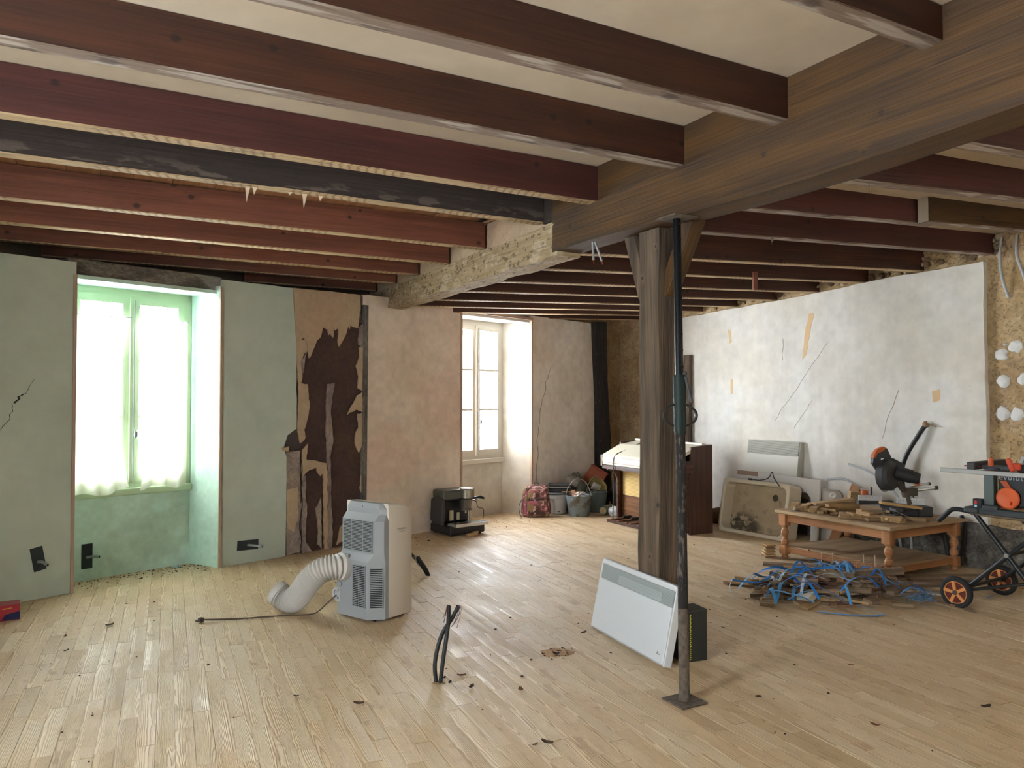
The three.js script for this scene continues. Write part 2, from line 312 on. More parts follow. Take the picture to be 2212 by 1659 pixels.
obj('lintel', [bx(1.2, 0.12, 0.5, 0.56, 2.366, -0.31)], wood(tConc, 0.9, 0.4, 0.95), wallB);
// torn patch: dark coat below, flakes of lighter coats on top of it
obj('dark_coat', [slab([[1.86, -0.03], [2.66, -0.03], [2.66, 2.2], [1.9, 2.2]], 0.012)].map((g) => g.translate(0, 0, -0.022)), M.brown, wallB);
const flake = (pts, m, z = 0, th = 0.014, st = 0.04, a = 0.006) => obj('plaster_flake', [slab(ragged(pts, st, a), th)].map((g) => g.translate(0, 0, z)), m, wallB);
flake([[1.839, 2.464], [2.6, 2.476], [2.61, 2.347], [2.595, 2.282], [2.58, 2.143], [2.512, 2.149], [2.49, 2.17], [2.479, 2.122], [2.462, 2.155], [2.435, 2.07], [2.398, 2.006], [2.355, 1.946], [2.342, 1.992], [2.352, 2.1], [2.335, 2.125], [2.31, 2.1], [2.292, 2.133], [2.287, 2.03], [2.25, 2.07], [2.235, 2.05], [2.225, 2.1], [2.171, 2.119], [2.142, 2.021], [2.101, 1.988], [2.06, 1.895], [2.03, 1.83], [2.014, 1.818], [1.99, 1.962], [1.955, 2.009], [1.921, 1.978], [1.876, 1.916], [1.864, 2.092]], M.cream, 0.0, 0.016, 0.07, 0.004);
flake([[1.876, 1.916], [1.921, 1.978], [1.984, 1.991], [2.002, 1.882], [1.968, 1.861], [1.945, 1.8], [1.946, 1.662], [1.935, 1.582], [2.004, 1.574], [2.017, 1.434], [2.029, 1.364], [2.006, 1.245], [1.972, 1.147], [1.984, 1.067], [1.928, 1.02], [1.898, 1.169], [1.908, 1.414], [1.901, 1.611], [1.883, 1.759]], M.cream, -0.006, 0.014);
flake([[1.93, 1.78], [1.99, 1.87], [1.96, 1.7], [1.94, 1.6]], M.grey, 0.001, 0.01);
flake([[1.775, 0.945], [1.925, 0.954], [1.93, 0.6], [1.94, 0.4], [1.93, 0.2], [1.95, 0.02], [1.791, 0.0], [1.78, 0.212]], M.grey, -0.002, 0.03);
flake([[1.785, 0.6], [1.9, 0.62], [1.91, 0.35], [1.86, 0.2], [1.79, 0.25]], M.cream, 0.001, 0.006);
flake([[1.94, 0.95], [2.012, 1.017], [2.002, 0.934], [1.993, 0.867], [2.081, 0.854], [2.211, 0.821], [2.227, 0.734], [2.236, 0.0], [2.196, -0.005], [2.181, 0.737], [2.15, 0.70], [2.111, 0.742], [2.101, 0.785], [2.023, 0.765], [1.98, 0.735], [1.95, 0.70]], M.cream, 0, 0.016);
flake([[1.95, 0.7], [1.985, 0.72], [1.995, 0.642], [1.986, 0.518], [2.006, 0.433], [1.993, 0.101], [2.067, -0.001], [1.955, 0.0], [1.94, 0.3]], M.grey, -0.003, 0.014);
flake([[2.1, 0.4], [2.16, 0.5], [2.175, 0.0], [2.12, 0.06], [2.13, 0.2]], M.grey, -0.008, 0.012);
flake([[2.597, 1.954], [2.649, 1.956], [2.651, 1.51], [2.579, 1.541], [2.592, 1.657], [2.559, 1.762], [2.604, 1.859]], M.cream, -0.002);
flake([[2.632, 1.499], [2.652, 1.297], [2.56, 1.33], [2.453, 1.279], [2.478, 1.331], [2.528, 1.393], [2.567, 1.467]], M.cream, 0.004);
flake([[2.581, 1.287], [2.652, 1.297], [2.654, 0.99], [2.6, 0.9], [2.55, 0.994], [2.556, 1.088], [2.594, 1.15]], M.cream, -0.002);
flake([[2.634, 0.688], [2.66, 0.684], [2.66, 0.432], [2.652, 0.442], [2.613, 0.547]], M.cream, -0.002);
flake([[2.6, 2.15], [2.652, 2.2], [2.652, 1.95], [2.59, 1.98]], M.grey, -0.004);
flake([[2.228, 1.577], [2.308, 1.589], [2.266, 1.332], [2.285, 1.158], [2.292, 1.005], [2.262, 0.877], [2.275, 0.405], [2.297, 0.145], [2.287, 0.0], [2.237, 0.0], [2.231, 0.82], [2.22, 1.003], [2.21, 1.363]], M.grey, -0.004, 0.016);
flake([[2.34, 0.02], [2.42, 0.05], [2.43, 0.22], [2.38, 0.18]], M.cream, -0.003, 0.014);
obj('wall_pocket', [slab(ragged([[1.774, 1.043], [1.802, 1.116], [1.886, 1.142], [1.929, 1.07], [1.925, 0.971], [1.794, 0.944]], 0.04, 0.008), 0.02)].map((g) => g.translate(0, 0, -0.018)), mat(0x4d4340, 0.95), wallB);
obj('plaster_chip', [slab(ragged([[1.729, 0.988], [1.80, 1.0], [1.79, 0.95], [1.74, 0.96]], 0.03, 0.004), 0.04, { bevel: 0.004 })].map((g) => g.translate(0, 0, 0.02)), M.cream, wallB);
obj('post_edge', [bx(0.06, 2.4, 0.09, 2.665, -0.02, -0.04, 'y', { rz: -0.008 })], wood(tConc, 1.2, 0.3, 0.9, 0.008), wallB);
obj('pink_plaster', [prism([[2.69, 0], [4.02, 0], [4.1, -0.36], [4.1, -0.55], [2.66, -0.55], [2.66, -0.05]], -0.05, 2.485)], M.pink, wallB);
obj('reveal_plaster', [prism([[5.252, -0.01], [5.11, -0.36], [5.11, -0.45], [5.3, -0.45], [5.29, -0.01]], -0.02, 2.45)], M.whiteWall, wallB);
obj('window_apron', [prism([[4.0, -0.36], [5.14, -0.36], [5.14, -0.5], [4.0, -0.5]], -0.05, 0.64)], M.whiteWall, wallB);
obj('lintel_soffit', [bx(1.26, 0.03, 0.36, 4.64, 2.40, -0.2)], M.whiteWall, wallB);
obj('lintel', [bx(1.3, 0.08, 0.5, 4.64, 2.425, -0.28)], M.grey, wallB);
obj('grey_plaster', [prism([[5.27, 0], [6.62, 0], [6.62, -0.55], [5.24, -0.55], [5.2, -0.3]], -0.05, 2.49)], M.greyPink, wallB);
obj('bare_earth_wall', [prism([[6.5, -0.06], [7.7, -0.06], [7.7, -0.6], [6.5, -0.6]], -0.05, 2.6)], M.earth, wallB);
obj('upper_masonry', [bx(13, 0.6, 0.2, 2.0, 2.3, -1.25), bx(13, 0.06, 0.95, 2.0, 2.43, -0.82), bx(13, 0.05, 1.3, 2, 2.85, -0.9)], mat(0x8a7a68, 0.95), wallB);
const ch = roughBox(0.26, 2.55, 0.18, 4, 22, 3, 0.02, 61, 8, 'y'); ch.rotateZ(0.062).translate(6.755, 1.24, -0.02);
obj('charred_post', [ch], M.char, wallB);
// nail laths and corner beads beside the openings
for (const [x, w, h, z] of [[-0.008, 0.03, 2.36, 0.012], [1.138, 0.03, 2.4, 0.012], [4.018, 0.034, 2.43, 0.014], [5.262, 0.032, 2.43, 0.014]]) obj('corner_batten', [bx(w * 0.75, h, 0.026, x, -0.005, z - 0.011, 'y')], M.trimWood, wallB);
obj('corner_batten', [bx(1.3, 0.03, 0.03, 4.63, 2.43, 0.004)], M.trimWood, wallB);
// cracks: fine fissures cut as dark slivers, following the photograph
const crackM = mat(0x3a322c, 1);
const ragged2 = (pts) => pts.flatMap((p, i) => i + 1 < pts.length ? [p, ...[0.33, 0.66].map((k) => [mixn(p[0], pts[i + 1][0], k) + rr(-0.012, 0.012), mixn(p[1], pts[i + 1][1], k) + rr(-0.006, 0.006)])] : [p]);   // fissures wander
const crackPale = mat(0x8f877b, 1);
const crack = (pts, w, parent, z = 0.002) => ((w *= 0.55), pts = ragged2(pts), obj)('crack', [slab([...pts.map(([x, y], i) => [x + w * (0.4 + 0.6 * h2(i, 4, 2)), y]), ...pts.slice().reverse().map(([x, y]) => [x - w * 0.4, y])], 0.004)].map((g) => g.translate(0, 0, z)), parent === wallB ? crackM : crackPale, parent);
crack([[-0.263, 1.576], [-0.30, 1.52], [-0.323, 1.469]], 0.003, wallB); crack([[-0.323, 1.469], [-0.345, 1.46], [-0.365, 1.436], [-0.39, 1.4]], 0.022, wallB); crack([[-0.39, 1.4], [-0.407, 1.371], [-0.415, 1.29], [-0.475, 1.211]], 0.005, wallB);
crack([[5.656, 1.87], [5.60, 1.74], [5.541, 1.628], [5.55, 1.56], [5.47, 1.40], [5.429, 1.273], [5.40, 1.05], [5.373, 0.863], [5.39, 0.7], [5.36, 0.55], [5.345, 0.339]], 0.008, wallB);
crack([[1.937, 0.95], [1.945, 0.75], [1.93, 0.6], [1.95, 0.45], [1.925, 0.3], [1.94, 0.15], [1.935, 0.0]], 0.010, wallB, 0.004);

// ---------- right-hand wall ----------
const wallR = structure('wall_right'); wallR.position.set(6.65, 0, -3.77); wallR.rotation.y = -Math.PI / 2 - R(1.0);   // local x runs away from the camera side to the near side, z into the room
// local x = -(distance beyond the plaster's near edge)
obj('white_plaster', [slab(ragged([[0.01, 0.28], [0.0, 2.60], [-1.0, 2.585], [-2.2, 2.53], [-3.9, 2.49], [-4.35, 2.48], [-4.4, 0.1], [-2.6, 0.06], [-2.5, 0.34], [-1.6, 0.38], [-0.5, 0.36]].reverse(), 0.12, 0.006), 0.05)].map((g) => g.translate(0, 0, 0.05)), M.whiteWall, wallR);
obj('bare_earth_wall', [bx(11, 3.0, 0.4, 0.0, -0.05, -0.2)], M.earth, wallR);
{
  let g = new THREE.BoxGeometry(3.6, 0.42, 0.12, 60, 8, 2); const p = g.attributes.position;
  for (let i = 0; i < p.count; i++) { const x = p.getX(i), y = p.getY(i); p.setZ(i, p.getZ(i) + (n3(x * 5, y * 6, 1, 3) - 0.5) * 0.09 - (y > 0.1 ? (y - 0.1) * 0.25 : 0)); p.setY(i, y + (y > 0 ? (n3(x * 4, 2, 1, 8) - 0.5) * 0.1 : 0)); }
  obj('rough_plinth', [uvm(g).translate(-1.0, 0.16, 0.03)], M.conc, wallR);
}
// rubble showing between the joist ends
{
  const stoneM = [mat(0xa89273, 0.95), mat(0x8d7658, 0.95), mat(0xb8a689, 0.95), mat(0x6d5a46, 0.95)];
  const sg = [0, 1, 2].map((k) => { const g = new THREE.IcosahedronGeometry(1, 0), p = g.attributes.position; for (let i = 0; i < p.count; i++) { const s = 0.8 + 0.4 * n3(p.getX(i) * 2, p.getY(i) * 2, p.getZ(i) * 2, k + 4); p.setXYZ(i, p.getX(i) * s, p.getY(i) * s, p.getZ(i) * s); } return clean(g); });
  for (let i = 0; i < 170; i++) { const o = new THREE.Mesh(sg[i % 3], pick(stoneM)); o.name = 'rubble_stone'; const x = rr(-4.3, 0.2); o.position.set(x, mixn(2.66, 2.54, -x / 4.3) + rr(-0.02, 0.13), rr(-0.01, 0.03)); o.scale.set(rr(0.02, 0.05), rr(0.014, 0.03), 0.035); o.rotation.set(rr(0, 3), rr(0, 3), rr(-0.4, 0.4)); o.castShadow = o.receiveShadow = true; wallR.add(o); }
}
crack([[-2.31, 1.2], [-2.2, 1.35], [-2.12, 1.42], [-1.95, 1.62], [-1.78, 1.82], [-1.6, 2.02]], 0.004, wallR, 0.0525);
crack([[-2.05, 1.12], [-1.9, 1.3], [-1.8, 1.42]], 0.003, wallR, 0.0525);
crack([[-0.98, 1.05], [-0.9, 1.3], [-0.8, 1.52]], 0.003, wallR, 0.0525);
crack([[-2.2, 1.86], [-2.195, 2.1]], 0.008, wallR, 0.0525);
for (const pts of [[[-1.93, 1.86], [-1.88, 1.9], [-1.77, 2.34], [-1.84, 2.34], [-1.88, 2.2]], [[-3.02, 2.1], [-2.98, 2.12], [-3.0, 2.25], [-3.05, 2.28]], [[-3.0, 1.5], [-2.97, 1.5], [-2.96, 1.66], [-3.0, 1.68]], [[-0.46, 1.4], [-0.4, 1.42], [-0.4, 1.52], [-0.47, 1.5]]]) obj('bared_patch', [slab(ragged(pts, 0.05, 0.008), 0.004)].map((g) => g.translate(0, 0, 0.052)), mat(0xcdae84, 0.95), wallR);

// ---------- unseen walls that close the room ----------
const wallL = structure('wall_left');                                   // an added fill window stands in it, out of view
obj('painted_plaster', [bx(0.4, 0.85, 16, -2.8, -0.05, -2.5), bx(0.4, 0.9, 16, -2.8, 2.35, -2.5), bx(0.4, 1.6, 8, -2.8, 0.78, -6.1), bx(0.4, 1.6, 7, -2.8, 0.78, 2.6)], M.green, wallL);
obj('wall_front', bx(11, 3.2, 0.4, 2.2, -0.1, 2.9), M.whiteWall).userData.kind = 'structure';

// ---------- ceiling ----------
const ceiling = structure('ceiling');
obj('plaster_soffit', [bx(5.4, 0.08, 7.4, 0.02, 2.842, -0.6)], M.ceil, ceiling);
for (let k = 0, x = -2.7; x < 2.64; k++) { const w = rr(0.17, 0.26); obj('ceiling_plank', [bx(Math.min(w, 2.66 - x) - 0.004, 0.024, 5.2, x + w / 2, 2.819 + rr(-0.003, 0.003), -7.1, 'z')], M.plank, ceiling); x += w; }
{ // right bay: rises a little towards the outer wall
  const g1 = bx(4.05, 0.08, 7.2, 0, 0, 0);
  obj('plaster_soffit', [g1.rotateZ(0.047).translate(4.83, 2.74, -0.7)], M.ceil, ceiling);
  for (let k = 0, x = -1.95; x < 2.0; k++) { const w = rr(0.17, 0.26); obj('ceiling_plank', [bx(w - 0.004, 0.024, 5.4, x + w / 2, 0, 0, 'z').rotateZ(0.047).translate(4.75, 2.745, -7.0)], M.plank, ceiling); x += w; }
}
obj('roof_cover', bx(12, 0.1, 16, 2.3, 3.02, -3.0), mat(0x6b5a48, 0.95), ceiling);

// ---------- main beam ----------
{
  const b = thing('main_beam', 'long brown timber main beam crossing the room, worm-eaten towards the window wall', 'beam', [2.735, 0, 0]);
  const up = roughBox(7.2, 0.235, 0.16, 60, 2, 2, 0.004, 11, 5); up.rotateY(Math.PI / 2).translate(0.0, 2.73, -0.72);
  obj('upper_timber', [up], M.beam, b);
  const lo = roughBox(7.1, 0.245, 0.19, 80, 3, 3, 0.010, 12, 5, 'x', (x, y, z) => [x, y < -0.1 ? y + 0.02 * Math.sin(x * 1.7 + 1) + 0 : y, z]); lo.rotateY(-Math.PI / 2).translate(0, 2.505, -0.75);
  obj('lower_timber', [lo], M.beam, b);
  const wo = roughBox(4.0, 0.215, 0.185, 90, 5, 4, 0.018, 13, 9); wo.rotateY(Math.PI / 2).translate(0, 2.482, -6.25);
  obj('worm_eaten_timber', [wo], M.worm, b);
  const wu = roughBox(4.0, 0.22, 0.13, 30, 2, 2, 0.006, 14, 5); wu.rotateY(Math.PI / 2).translate(0.015, 2.70, -6.3);
  obj('limed_infill', [wu], pl(tCream, 1.1, 0.006, bumpRough, 0.8), b);
  obj('dark_infill', [bx(0.12, 0.215, 0.6, -0.012, 2.622, -4.16, 'z')], M.joistBlack, b);
}
// ---------- joists ----------
function joist(x0, x1, z, y0, y1, h, w, m, mu, label, group) {            // y0, y1: underside at both ends
  const L = Math.hypot(x1 - x0, y1 - y0), a = Math.atan2(y1 - y0, x1 - x0);
  const t = thing('ceiling_joist', label, 'joist', [(x0 + x1) / 2, (y0 + y1) / 2, z - w / 2], 0, group);
  const g = roughBox(L, h, w, Math.ceil(L * 5), 2, 1, 0.0035, Math.round(-z * 10), 4); g.rotateZ(a).translate(0, h / 2 + 0.006, 0);
  g.attributes.uv.array.forEach((_, i, A) => { A[i] += i % 2 ? z * 0.31 : z * 1.7; });
  obj('timber', [g], m, t);
  const u = roughBox(L - 0.004, 0.01, w - 0.003, Math.ceil(L * 8), 1, 1, 0.002, Math.round(-z * 9), 6); u.rotateZ(a).translate(0, 0.003, 0);
  obj('underside', [u], mu, t);
  return t;
}
const LJ = [[-1.0, 2.73, M.joist, 'underPlain', 0], [-1.648, 2.71, M.joist, 'underPlain', 0], [-2.349, 2.652, M.joist, 'underPlain', 0], [-3.022, 2.632, M.joist, 'underPlain', 0], [-3.8, 2.622, M.joistRed, 'under', 1], [-4.445, 2.63, M.joistBlack, 'under', 2], [-5.344, 2.612, M.joistWarm, 'under', 3], [-6.036, 2.6, M.joistWarm, 'under', 3], [-6.752, 2.61, M.joistWarm, 'under', 3], [-7.38, 2.615, M.joistWarm, 'under', 3], [-8.0, 2.615, M.joistWarm, 'under', 3]];
const LG = [[null, 'joists under the plastered soffit'], ['deep red-brown joist with pale lath-marked underside between brown and black joists', null], ['sooty black joist with flaking pale scars along its face', null], [null, 'joists between main beam and green wall']];
const ORD = ['', 'first', 'second', 'third', 'fourth', 'fifth', 'sixth', 'seventh', 'eighth', 'ninth', 'tenth', 'eleventh', 'twelfth', 'thirteenth', 'fourteenth'], BLACKJ = LJ.findIndex((j) => j[4] === 2);
const nth = (z) => { const i = LJ.findIndex((j) => j[0] === z); return i < BLACKJ ? `dark brown joist, weathered underside, ${ORD[BLACKJ - i]} from the sooty black joist by the plaster` : `reddish-brown joist with pale underside, ${ORD[i - BLACKJ]} from the sooty black joist towards the window`; };
for (const [z, y, m, mu, k] of LJ) { const x0 = Math.max(-2.6, (-7.48 - z) / 0.364 - 0.145); joist(x0, 2.66, z, y, y, (z < -4.8 ? 2.815 : 2.84) - y - 0.008, 0.078, m, M[mu], LG[k][0] ?? nth(z), LG[k][1]); }
const RJ = [[-1.2, 2.43, 2.70], [-1.8, 2.44, 2.69], [-2.4, 2.45, 2.695], [-3.698, 2.475, 2.655], [-4.336, 2.42, 2.609], [-4.921, 2.405, 2.582], [-5.51, 2.39, 2.56], [-6.085, 2.38, 2.543], [-6.677, 2.375, 2.535], [-7.27, 2.38, 2.535], [-7.86, 2.385, 2.54], [-8.45, 2.39, 2.54]];
joist(2.83, 4.9, -3.1, 2.476, 2.592, 0.19, 0.07, M.joistRed, M.underPlain, 'short dark brown joist length running behind the pale sawn joist end');
const spl = joist(4.69, 6.68, -3.02, 2.572, 2.69, 0.185, 0.07, M.beam, M.underPlain, 'brown joist length with pale sawn end butted beside the dark joist');
obj('sawn_end', [bx(0.004, 0.186, 0.07, -0.998, -0.057, 0, 'y')], mat(0xa89a88, 0.85), spl);
for (const [z, ya, yb] of RJ) { const near = z > -4, wz = -6.53 - 0.364 * (2.83 + 0.145) - 0.7, x0 = z < wz ? Math.max(2.83, (-7.48 - z) / 0.364 - 0.145) : 2.83; joist(x0, 6.68, z, ya + (x0 - 2.83) * (yb - ya) / 3.85, yb, 0.2, 0.07, near ? M.joistRed : M.joist, near ? M.underPlain : M.under, `${near ? 'dark brown joist with grey underside' : 'brown joist with pale underside'}, ${ORD[RJ.length - RJ.findIndex((j) => j[0] === z) + (z > -3 ? 1 : 0)]} from the window wall, right of main beam`, near ? 'near joists right of beam' : 'far joists right of beam'); }

// ---------- windows ----------
function casement(name, x0, x1, y0, y1, z, paint, o) {                    // two leaves, three panes each, built in the wall's axes
  const w = structure(name); w.position.copy(wallB.position); w.rotation.copy(wallB.rotation);
  const fw = o.fw, mid = (x0 + x1) / 2, zc = z;
  obj('outer_frame', [bx(fw, y1 - y0, 0.07, x0 + fw / 2, y0, zc, 'y'), bx(fw, y1 - y0, 0.07, x1 - fw / 2, y0, zc, 'y'), bx(x1 - x0, fw * 1.1, 0.07, mid, y1 - fw * 1.1, zc), bx(x1 - x0, 0.045, 0.07, mid, y0, zc)], paint, w);
  obj('window_sill', [rbx(x1 - x0 + 0.02, 0.06, 0.10, 0.012, mid, y0 - 0.058, zc + 0.015)], paint, w);
  const st = o.stile, rail = 0.06, ya = y0 + 0.045, yb = y1 - fw * 1.1;
  for (const s of [-1, 1]) {
    const a = s < 0 ? x0 + fw : mid + 0.004, b = s < 0 ? mid - 0.004 : x1 - fw;
    const leaf = obj('window_leaf', [bx(st, yb - ya, 0.045, a + st / 2, ya, zc + 0.02, 'y'), bx(st, yb - ya, 0.045, b - st / 2, ya, zc + 0.02, 'y'), bx(b - a - 2 * st, rail, 0.045, (a + b) / 2, yb - rail, zc + 0.02), bx(b - a - 2 * st, 0.07, 0.045, (a + b) / 2, ya, zc + 0.02)], paint, w);
    const g0 = ya + 0.07, g1 = yb - rail, ph = (g1 - g0) / 3;
    for (const k of [1, 2]) obj('glazing_bar', bx(b - a - 2 * st, 0.026, 0.035, (a + b) / 2, g0 + ph * k - 0.01, zc + 0.02), paint, leaf);
    for (let k = 0; k < 3; k++) obj('pane', bx(b - a - 2 * st, ph - 0.004, 0.003, (a + b) / 2, g0 + ph * k + 0.002, zc + 0.016), M.glass, leaf);
  }
  obj('cover_strip', [rbx(0.035, yb - ya, 0.02, 0.006, mid, ya, zc + 0.052, 'y')], paint, w);
  obj('bolt_rod', [rod([mid + 0.012, ya + 0.03, zc + 0.072], [mid + 0.012, yb - 0.03, zc + 0.072], 0.006)], o.metal, w);
  const kn = new THREE.SphereGeometry(0.022, 14, 10).scale(0.8, 1.5, 0.7).translate(mid + 0.022, y0 + (y1 - y0) * 0.27, zc + 0.098);
  obj('window_knob', [kn, rod([mid + 0.02, y0 + (y1 - y0) * 0.27, zc + 0.06], [mid + 0.02, y0 + (y1 - y0) * 0.27, zc + 0.09], 0.007)], o.metal, w);
  return w;
}
M.glass = new THREE.MeshPhysicalMaterial({ color: 0xffffff, roughness: 0.0, transmission: 1, thickness: 0, ior: 1.5 });
const paintGreen = mat(0xaec4a0, 0.6, { bumpMap: scaled(bumpGrain, 0.5), bumpScale: 0.001 });
const paintWhite = mat(0xd3cec2, 0.6, { bumpMap: scaled(bumpGrain, 0.5), bumpScale: 0.001 });
const ironDull = mat(0x8f9294, 0.45, { metalness: 0.7 });
casement('window_1', 0.03, 1.045, 0.70, 2.335, -0.385, paintGreen, { fw: 0.055, stile: 0.062, metal: ironDull });
casement('window_2', 4.12, 5.125, 0.70, 2.40, -0.385, paintWhite, { fw: 0.055, stile: 0.06, metal: ironDull });
// net curtains on window 1: thin woven sheets with real folds
{
  const net = new THREE.MeshPhysicalMaterial({ color: 0xf0ede2, roughness: 1, transmission: 0.55, thickness: 0, side: THREE.DoubleSide, bumpMap: scaled(tex(256, 256, (u, v) => 0.5 + 0.25 * Math.sin(u * 6.2832 * 32) + 0.25 * Math.sin(v * 6.2832 * 32), false), 0.08), bumpScale: 0.001 });
  const curtain = (x0, x1, yt, yb, drop, folds, label) => {
    const g = new THREE.PlaneGeometry(1, 1, 60, 40), p = g.attributes.position;
    for (let i = 0; i < p.count; i++) {
      const u = p.getX(i) + 0.5, v = p.getY(i) + 0.5, side = sstep(1, 0.6, v);
      const pinch = 1 - 0.18 * Math.sin(v * 3.14) * (drop > 0 ? u : 1 - u);
      const x = drop > 0 ? mixn(x0, mixn(x0, x1, pinch), u) : mixn(mixn(x1, x0, pinch), x1, u);
      const yy = mixn(yb + 0.02 * Math.sin(u * 7 + x0 * 9) + Math.abs(drop) * u, yt, v);
      p.setXYZ(i, x, yy, 0.012 * Math.sin(u * 6.2832 * folds + v * 2) * (0.4 + side));
    }
    g.computeVertexNormals();
    const t = thing('net_curtain', label, 'curtain', wallB.position.toArray(), R(20), 'net curtains of the green window');
    const m = obj('curtain_cloth', clean(g), net, t); m.position.set(0, 0, -0.295);
    const r = obj('curtain_wire', rod([x0 - 0.01, yt - 0.004, 0], [x1 + 0.01, yt - 0.004, 0], 0.003), ironDull, t); r.position.set(0, 0, -0.295);
  };
  curtain(0.095, 0.51, 2.10, 0.665, 0.03, 3.5, 'longer white net curtain with slanting hem on the green window');
  curtain(0.60, 0.985, 2.10, 0.69, -0.01, 3, 'shorter white net curtain with level hem on the green window');
}
// added unseen window in the left-hand wall: fill light for near floor and soffit
{
  const w = structure('added_window_3'); w.position.set(-2.75, 0, -1.5); w.rotation.y = Math.PI / 2;
  obj('outer_frame', [bx(0.06, 1.55, 0.07, -0.57, 0.8, 0, 'y'), bx(0.06, 1.55, 0.07, 0.57, 0.8, 0, 'y'), bx(1.2, 0.06, 0.07, 0, 0.8, 0), bx(1.2, 0.06, 0.07, 0, 2.29, 0), bx(0.08, 1.55, 0.06, 0, 0.8, 0, 'y')], paintWhite, w);
  for (const s of [-1, 1]) obj('pane', bx(0.5, 1.43, 0.003, s * 0.29, 0.86, 0), M.glass, w);
  const L = new THREE.RectAreaLight(new THREE.Color(0.9, 0.97, 1.06), SKY, 1.1, 1.5); L.name = 'window_area_light'; L.position.set(-2.95, 1.58, -1.5); L.lookAt(9, 1.58, -1.5); scene.add(L);  // fill panel behind the added window, brightens the near room
}
// daylight: the overcast sky just outside each window, as large as the opening
for (const [xc, w] of [[0.54, 1.04], [4.62, 1.04]]) {
  const L = new THREE.RectAreaLight(new THREE.Color(0.9, 0.97, 1.06), SKY, w, 1.7), c = new THREE.Vector3(xc, 1.53, -0.60).applyEuler(wallB.rotation).add(wallB.position);
  L.position.copy(c); L.name = 'window_area_light';
  L.lookAt(c.clone().add(new THREE.Vector3(0, 0, -1).applyEuler(wallB.rotation)));
  L.lookAt(c.clone().add(new THREE.Vector3(0, 0, 1).applyEuler(wallB.rotation)));
  scene.add(L);
}

// ---------- more shape helpers ----------
function loft(levels, cap = true) {                                        // stacked plans [[x,z]...] at heights y, same number of points
  const pos = [];
  const q = (a, b, c, d) => pos.push(...a, ...b, ...c, ...a, ...c, ...d);
  for (let i = 0; i + 1 < levels.length; i++) { const [A, ya] = levels[i], [B, yb] = levels[i + 1], n = A.length; for (let k = 0; k < n; k++) { const l = (k + 1) % n; q([A[k][0], ya, A[k][1]], [A[l][0], ya, A[l][1]], [B[l][0], yb, B[l][1]], [B[k][0], yb, B[k][1]]); } }
  if (cap) for (const [L, up] of [[levels[0], 0], [levels[levels.length - 1], 1]]) { const [P, y] = L; for (let k = 1; k + 1 < P.length; k++) { const t = [P[0], P[k], P[k + 1]]; if (up) t.reverse(); t.reverse(); for (const v of up ? t.reverse() : t) pos.push(v[0], y, v[1]); } }
  const g = new THREE.BufferGeometry(); g.setAttribute('position', new THREE.Float32BufferAttribute(pos, 3)); return uvm(g);
}
function blob(rx, ry, rz, s, amp = 0.3, f = 2.2, det = 4, flat = true) {    // crumpled lump resting on y = 0
  const g = mergeVertices(new THREE.IcosahedronGeometry(1, det).deleteAttribute('normal').deleteAttribute('uv'), 1e-4), p = g.attributes.position;
  for (let i = 0; i < p.count; i++) {
    let x = p.getX(i), y = p.getY(i), z = p.getZ(i); const k = 1 + (n3(x * f + s, y * f, z * f, s) - 0.5) * 2 * amp + (n3(x * f * 2.7, y * f * 2.7 + s, z * f * 2.7, s + 2) - 0.5) * amp;
    y *= k; p.setXYZ(i, x * k * rx, (flat ? Math.max(y, -0.75) + 0.75 : y) * ry, z * k * rz);
  }
  g.computeVertexNormals(); const o = g.toNonIndexed(); return clean(o);
}
function profile(outline, x0, x1, o = {}) { return slab(outline, x1 - x0, o).rotateY(-Math.PI / 2).translate(x0, 0, 0); }   // outline in z,y extruded from x0 to x1
function sweep(pts, radius, seg, rad) {                                    // round hose whose radius may vary along its length
  const c = new THREE.CatmullRomCurve3(pts.map((p) => new THREE.Vector3(...p))), fr = c.computeFrenetFrames(seg), pos = [], idx = [];
  for (let i = 0; i <= seg; i++) { const P = c.getPointAt(i / seg), r = radius(i / seg, i); for (let k = 0; k < rad; k++) { const a = k / rad * 6.2832, N = fr.normals[i], B = fr.binormals[i]; pos.push(P.x + r * (Math.cos(a) * N.x + Math.sin(a) * B.x), P.y + r * (Math.cos(a) * N.y + Math.sin(a) * B.y), P.z + r * (Math.cos(a) * N.z + Math.sin(a) * B.z)); } }
  for (let i = 0; i < seg; i++) for (let k = 0; k < rad; k++) { const a = i * rad + k, b = i * rad + (k + 1) % rad; idx.push(a, b, a + rad, b, b + rad, a + rad); }
  const g = new THREE.BufferGeometry(); g.setAttribute('position', new THREE.Float32BufferAttribute(pos, 3)); g.setIndex(idx); g.computeVertexNormals(); return clean(g.toNonIndexed());
}
const VT = R(-28.5);                                                       // things set square to the viewer's line of sight
const black = mat(0x17181a, 0.55), rubber = mat(0x1c1c1d, 0.8), steel = mat(0xa9abac, 0.35, { metalness: 0.85 }), alu = mat(0xc9cbcc, 0.32, { metalness: 0.75 }), darkGrey = mat(0x3a3b3d, 0.6);
const copper = mat(0xa5532c, 0.4, { metalness: 0.8 }), orange = mat(0xd2561f, 0.5), whitePl = mat(0xcfcac0, 0.45), galvPipe = mat(0x9a9c9d, 0.5, { metalness: 0.3 });

